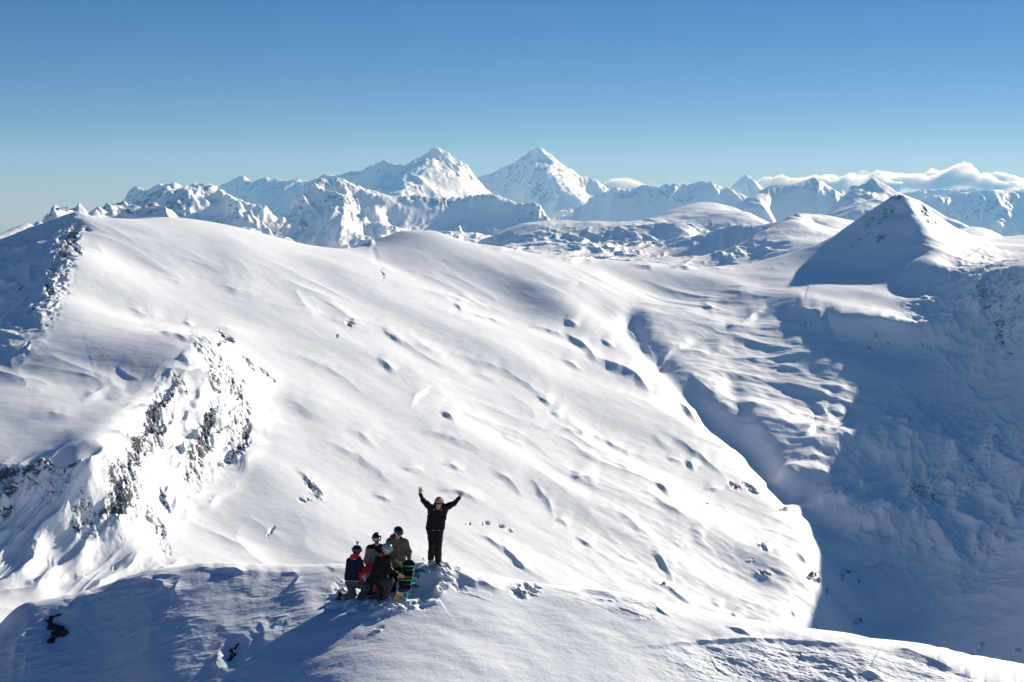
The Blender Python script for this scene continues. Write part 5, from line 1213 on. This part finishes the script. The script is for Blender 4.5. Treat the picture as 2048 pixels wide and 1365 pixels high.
# ---- olive parka, leaning over the board
def olive():
    p = Person('person leaning forward in olive brown parka, one hand on top of the black snowboard', 34.6, (798, 1184))
    P = p.P
    hc = P(797.3, 1064.5, 0.0); fwd = n3((0.55, -0.85, -0.55)); up = n3((0.22, -0.40, 1))
    neck = P(793.5, 1078, 0.05); shL = P(781, 1084.5, 0.10); shR = P(808.5, 1086, 0.06)
    elR = P(816.8, 1104, 0.02); wrR = P(818.8, 1117, -0.12); elL = P(781, 1109, -0.05); wrL = P(790, 1120.5, -0.20)
    hipL = P(784, 1133, 0.22); hipR = P(799, 1133, 0.22)
    knL = P(786, 1160, -0.02); knR = P(804, 1152, -0.06); anL = P(785, 1180, 0.18); anR = P(803, 1178, 0.10)
    g = p.grid([hc, shL, shR, elR, wrR, P(820, 1128, -.3), hipL, hipR, knL, knR, anL, anR, wrL], 0.14)
    head(g, hc, fwd, up); g.cone(hc - up * 0.05, neck - np.array((0, 0, .04)), 0.052, 0.06, 0.03); torso(g, shL, shR, hipL, hipR, 0.06, 0.08, 0.085)
    limb(g, [shL, elL, wrL], [0.052, 0.042, 0.027]); limb(g, [shR, elR, wrR], [0.052, 0.042, 0.027])
    hand(g, wrR, P(818.6, 1126, -0.20) - wrR, P(813.5, 1121, -.2) - wrR, np.array((0, -0.2, -1)) , 0.35, 0.9); hand(g, wrL, P(799, 1126, -0.24) - wrL, P(796, 1118, -.24) - wrL, np.array((0, 0.3, -1)), 0.25, 0.9)
    limb(g, [hipL, knL, anL], [0.085, 0.062, 0.045]); limb(g, [hipR, knR, anR], [0.085, 0.062, 0.045])
    p.add(g, 'body', M_SKIN)
    g = p.grid([neck, shL, shR, elR, wrR, elL, wrL, hipL, hipR], 0.2)
    torso(g, shL, shR, P(783, 1128, 0.2), P(800, 1128, 0.2), 0.108, 0.12, 0.13, 0.08)
    limb(g, [shL, elL, wrL - (wrL - elL) * .25], [0.10, 0.082, 0.058], 0.04); limb(g, [shR, elR, wrR - (wrR - elR) * .1], [0.10, 0.082, 0.056], 0.04)
    g.folds(0.011, 0.10, 71); jk = p.add(g, 'parka', M_OLIVE)
    g = p.grid([neck, hc], 0.2); g.cone(neck + np.array((-.11, .06, .03)), neck + np.array((-.04, .14, .05)), 0.07, 0.07, 0.05); g.cone(neck + np.array((-.04, .14, .05)), neck + np.array((.09, .10, -.02)), 0.07, 0.06, 0.05); g.cone(neck + np.array((-.09, -.02, -.03)), neck + np.array((.10, -.04, -.05)), 0.05, 0.05, 0.04)
    g.folds(0.008, 0.07, 73); p.add(g, 'hood', M_OLIVE, jk)
    g = p.grid([P(797, 1095, -.1), P(796, 1125, -.05)], 0.12, 0.008); g.cone(P(797.5, 1092, -0.06), P(796, 1124, 0.04), 0.018, 0.018, 0.01, flat=((0, 1, 0), .6)); p.add(g, 'placket', M_TAUPE, jk)
    g = p.grid([hipL, hipR, knL, knR, anL, anR], 0.16); g.cone(hipL, hipR, 0.115, 0.115, 0.05)
    limb(g, [hipL, knL, anL], [0.112, 0.096, 0.084], 0.04); limb(g, [hipR, knR, anR], [0.112, 0.096, 0.084], 0.04); g.folds(0.011, 0.09, 75); p.add(g, 'trousers', M_DARKP)
    boot(p, anL + np.array((0, 0, -.02)), anL + np.array((-.03, -.12, -.06))); boot(p, anR + np.array((0, 0, -.02)), anR + np.array((.04, -.12, -.06)))
    hm = helmet(p, hc, fwd, up, M_HELM); goggles(p, hc, fwd, up, M_LENSD, M_WHITE, hm)
olive()

# ------------------------------------------------------------------ snowboards
M_DECK = paint('black_deck', (0.010, 0.010, 0.012), 0.35, (0.02, 0.02, 0.024), 8, 0.0, spec=0.5)
M_EDGE = paint('steel_edge', (0.55, 0.57, 0.6), 0.3, None, 20, 0.0, metal=0.8)
M_TAIL = paint('grey_green_tail', (0.12, 0.20, 0.19), 0.4, (0.18, 0.27, 0.26), 9, 0.0)
M_GREEN = paint('green_strap', (0.01, 0.55, 0.08), 0.5)
M_ORANGE = paint('orange_strap_webbing', (0.75, 0.20, 0.03), 0.6)
M_TEAL = paint('teal_plastic', (0.01, 0.14, 0.20), 0.45, (0.02, 0.24, 0.30), 12, 0.0)
M_TEALB = paint('teal_base', (0.02, 0.30, 0.33), 0.35, (0.05, 0.42, 0.42), 9, 0.0)
M_YELLOW = paint('yellow_base', (0.70, 0.45, 0.04), 0.4, (0.78, 0.55, 0.10), 8, 0.0)
M_OLIVEY = paint('dark_yellow_tip', (0.35, 0.30, 0.01), 0.4, (0.45, 0.38, 0.02), 8, 0.0)
M_CREAM = paint('cream_panel', (0.80, 0.72, 0.45), 0.4)
M_BIND = paint('binding_black', (0.012, 0.012, 0.013), 0.5, (0.03, 0.03, 0.032), 20, 0.1)

def frame(a, b, nrm):
    y = n3(np.array(b) - np.array(a)); z = n3(np.array(nrm) - y * np.dot(nrm, y)); x = np.cross(y, z)
    return x, y, z
def board(label, a, b, nrm, w, mats, segs, th=0.012, group=None):
    """plank with round upturned ends from a to b; deck faces nrm. segs: (t0, t1, name, material) panels along it"""
    a = np.array(a); b = np.array(b); x, y, z = frame(a, b, nrm); L = np.linalg.norm(b - a)
    root = thing('snowboard', label, 'snowboard', tuple(a), group)
    def ring(t):
        s_ = t * L; e = w / 2
        hw = w / 2 * (1 - 0.10 * math.sin(math.pi * t))
        if s_ < e: hw = w / 2 * math.sqrt(max(1e-4, 1 - (1 - s_ / e) ** 2))
        if s_ > L - e: hw = w / 2 * math.sqrt(max(1e-4, 1 - (1 - (L - s_) / e) ** 2))
        lift = 0.10 * (max(0, 1 - s_ / (0.22)) ** 2 + max(0, 1 - (L - s_) / 0.22) ** 2) * 0.6
        return a + y * s_ + z * lift, hw
    def strip(t0, t1, zoff0, zoff1, inset, name, mat, parent):
        n = max(6, int((t1 - t0) * 60)); V = []
        for i in range(n + 1):
            t = t0 + (t1 - t0) * (0.5 - 0.5 * math.cos(math.pi * i / n)) if (t0 == 0 and t1 == 1) else t0 + (t1 - t0) * i / n
            c, hw = ring(t); hw = max(0.002, hw - inset)
            for sx, zz in ((-1, zoff0), (1, zoff0), (1, zoff1), (-1, zoff1)): V.append(c + x * hw * sx + z * zz - a)
        Q = [(i * 4 + k, (i + 1) * 4 + k, (i + 1) * 4 + (k + 1) % 4, i * 4 + (k + 1) % 4) for i in range(n) for k in range(4)]
        Q += [(3, 2, 1, 0), (n * 4, n * 4 + 1, n * 4 + 2, n * 4 + 3)]
        return raw_mesh(name, np.array(V), np.array(Q), mat, parent, False)
    strip(0, 1, -th / 2, th / 2, 0, 'edge', mats[0], root)
    strip(0.004, 0.996, th / 2 + 0.0005, th / 2 + 0.002, 0.006, 'deck', mats[1], root)
    strip(0.004, 0.996, -th / 2 - 0.002, -th / 2 - 0.0005, 0.006, 'base', mats[2], root)
    for t0, t1, nm, mt in segs:
        strip(t0, t1, th / 2 + 0.0022, th / 2 + 0.0035, 0.010, nm, mt, root)
    return root, a, x, y, z, L
def bindings(info, ts, mat, strap, w=0.24):
    root, a, x, y, z, L = info
    for t, lean in ts:
        c = a + y * (L * t) + z * 0.012
        def G(pts, pad=0.06, h=0.008): q = np.array(pts); return Sdf(q.min(0) - pad, q.max(0) + pad, h)
        g = G([c - x * w / 2, c + x * w / 2 + z * .3], 0.12)
        g.cone(c - x * w * 0.42, c + x * w * 0.42, 0.055, 0.055, 0.02, flat=(z, 0.28))
        for s_ in (-1, 1): g.cone(c - x * w * .45 + y * s_ * 0.055 + z * 0.02, c + x * w * .2 + y * s_ * 0.055 + z * 0.045, 0.012, 0.012, 0.02)
        bd = g.mesh('binding', mat, root, a)
        hb = c - x * w * 0.45 + z * 0.02; g = G([hb, hb + z * 0.24 - x * 0.05], 0.1)
        g.cone(hb, hb + z * 0.11 - x * 0.03, 0.05, 0.06, 0.03, flat=(x, 0.22)); g.cone(hb + z * 0.11 - x * 0.03, hb + z * 0.21 - x * 0.02, 0.06, 0.045, 0.03, flat=(x, 0.22)); g.mesh('highback', mat, bd, a)
        for yo, hh, mt in ((-0.062, 0.085, M_BIND), (0.065, 0.06, strap)):
            g = G([c - x * w * .5 + y * yo, c + x * w * .55 + y * yo + z * hh], 0.07, 0.006); pr = None
            for i in range(11):
                an = math.pi * i / 10; q = c - x * math.cos(an) * w * 0.52 + y * (yo + 0.012 * math.sin(an * 3)) + z * (0.03 + hh * math.sin(an) * (0.6 + 0.4 * math.cos(an)))
                if pr is not None: g.cone(pr, q, 0.014, 0.014, 0.006)
                pr = q
            g.mesh('strap', mt, bd, a)

topA = np.array(W(818.5, 1122.5, 34.35)); botA = np.array(W(807.5, 1189.5, 33.45))
infA = board('black snowboard with green binding straps and grey green tail, held upright', botA, topA, (-0.15, -0.8, 0.55), 0.33, (M_EDGE, M_DECK, M_DECK), [(0.02, 0.16, 'tail_graphic', M_TAIL), (0.47, 0.52, 'orange_stripe', M_ORANGE)])
bindings(infA, ((0.30, 1), (0.72, 1)), M_BIND, M_GREEN)
topB = np.array(W(836, 1136, 34.8)); botB = np.array(W(809, 1213, 33.92))
infB = board('teal snowboard seen edge on behind the black one, tail stuck in the snow', botB, topB, (0.985, -0.10, 0.12), 0.26, (M_EDGE, M_TEAL, M_TEALB), [(0.03, 0.25, 'tail_graphic', M_TEALB)])
bindings(infB, ((0.45, 1), (0.86, 1)), M_TEAL, M_TEALB)
topC = np.array(W(808, 1165, 34.2)); botC = np.array(W(790.5, 1216, 33.80))
infC = board('snowboard with yellow and orange end poking out below the black one', botC, topC, (0.78, -0.42, 0.45), 0.27, (M_EDGE, M_YELLOW, M_DECK), [(0.0, 0.22, 'tip_graphic', M_OLIVEY), (0.34, 0.46, 'orange_panel', M_ORANGE), (0.5, 0.7, 'cream_panel', M_CREAM)])

# ------------------------------------------------------------------ two rocks showing through the near snow
M_ROCK = NT('dark_rock')
_v = M_ROCK.n('ShaderNodeTexCoord').outputs['Object']
M_ROCK.l(M_ROCK.mix(M_ROCK.smooth(M_ROCK.noise(9, 6, .7, _v), .4, .65), (0.012, 0.011, 0.012), (0.05, 0.045, 0.04)), M_ROCK.b.inputs['Base Color'])
_b = M_ROCK.n('ShaderNodeBump'); _b.inputs['Strength'].default_value = .8; _b.inputs['Distance'].default_value = .05
M_ROCK.l(M_ROCK.noise(14, 6, .7, _v), _b.inputs['Height']); M_ROCK.l(_b.outputs[0], M_ROCK.b.inputs['Normal']); M_ROCK.b.inputs['Roughness'].default_value = 0.85
def rock(label, pts, rad, seed):
    q = [np.array(on_ground(px, py)) for px, py in pts]
    base = np.mean(q, 0)
    g = Sdf(np.min(q, 0) - 0.25, np.max(q, 0) + 0.25, 0.014)
    rn = np.random.RandomState(seed)
    for i, (a, r) in enumerate(zip(q, rad)):
        an = rn.rand() * 3; M = np.array([[math.cos(an), -math.sin(an), 0], [math.sin(an), math.cos(an), 0], [0, 0, 1.0]])
        g.ell(a, (r * (0.9 + .5 * rn.rand()), r * (.8 + .3 * rn.rand()), r * (.6 + .35 * rn.rand())), M, 0.008)
        if i: g.cone(q[i - 1], a, min(rad[i - 1], r) * .7, r * .6, 0.008)
    X_, Y_, Z_ = np.meshgrid(*g.ax, indexing='ij')
    g.D += np.round(perlin(X_ / .09 + Z_ / .14, Y_ / .09 - Z_ / .12, seed) * 3) / 3 * 0.028
    g.folds(0.012, 0.04, seed + 4)
    o = g.mesh('rock', M_ROCK.m, None, base); o.location = tuple(base)
    o['label'] = label; o['category'] = 'rock'
rock('larger dark hooked rock in the shaded near snow at far left', [(119, 1231), (104, 1235), (98, 1243), (104, 1256), (118, 1258), (128, 1268), (114, 1270), (102, 1284)], [0.05, 0.07, 0.07, 0.12, 0.14, 0.12, 0.15, 0.09], 501)
rock('smaller narrow dark rock in the shaded near snow left of the group', [(475, 1291), (471, 1298), (466, 1302), (466, 1312), (459, 1321)], [0.035, 0.04, 0.07, 0.07, 0.06], 511)
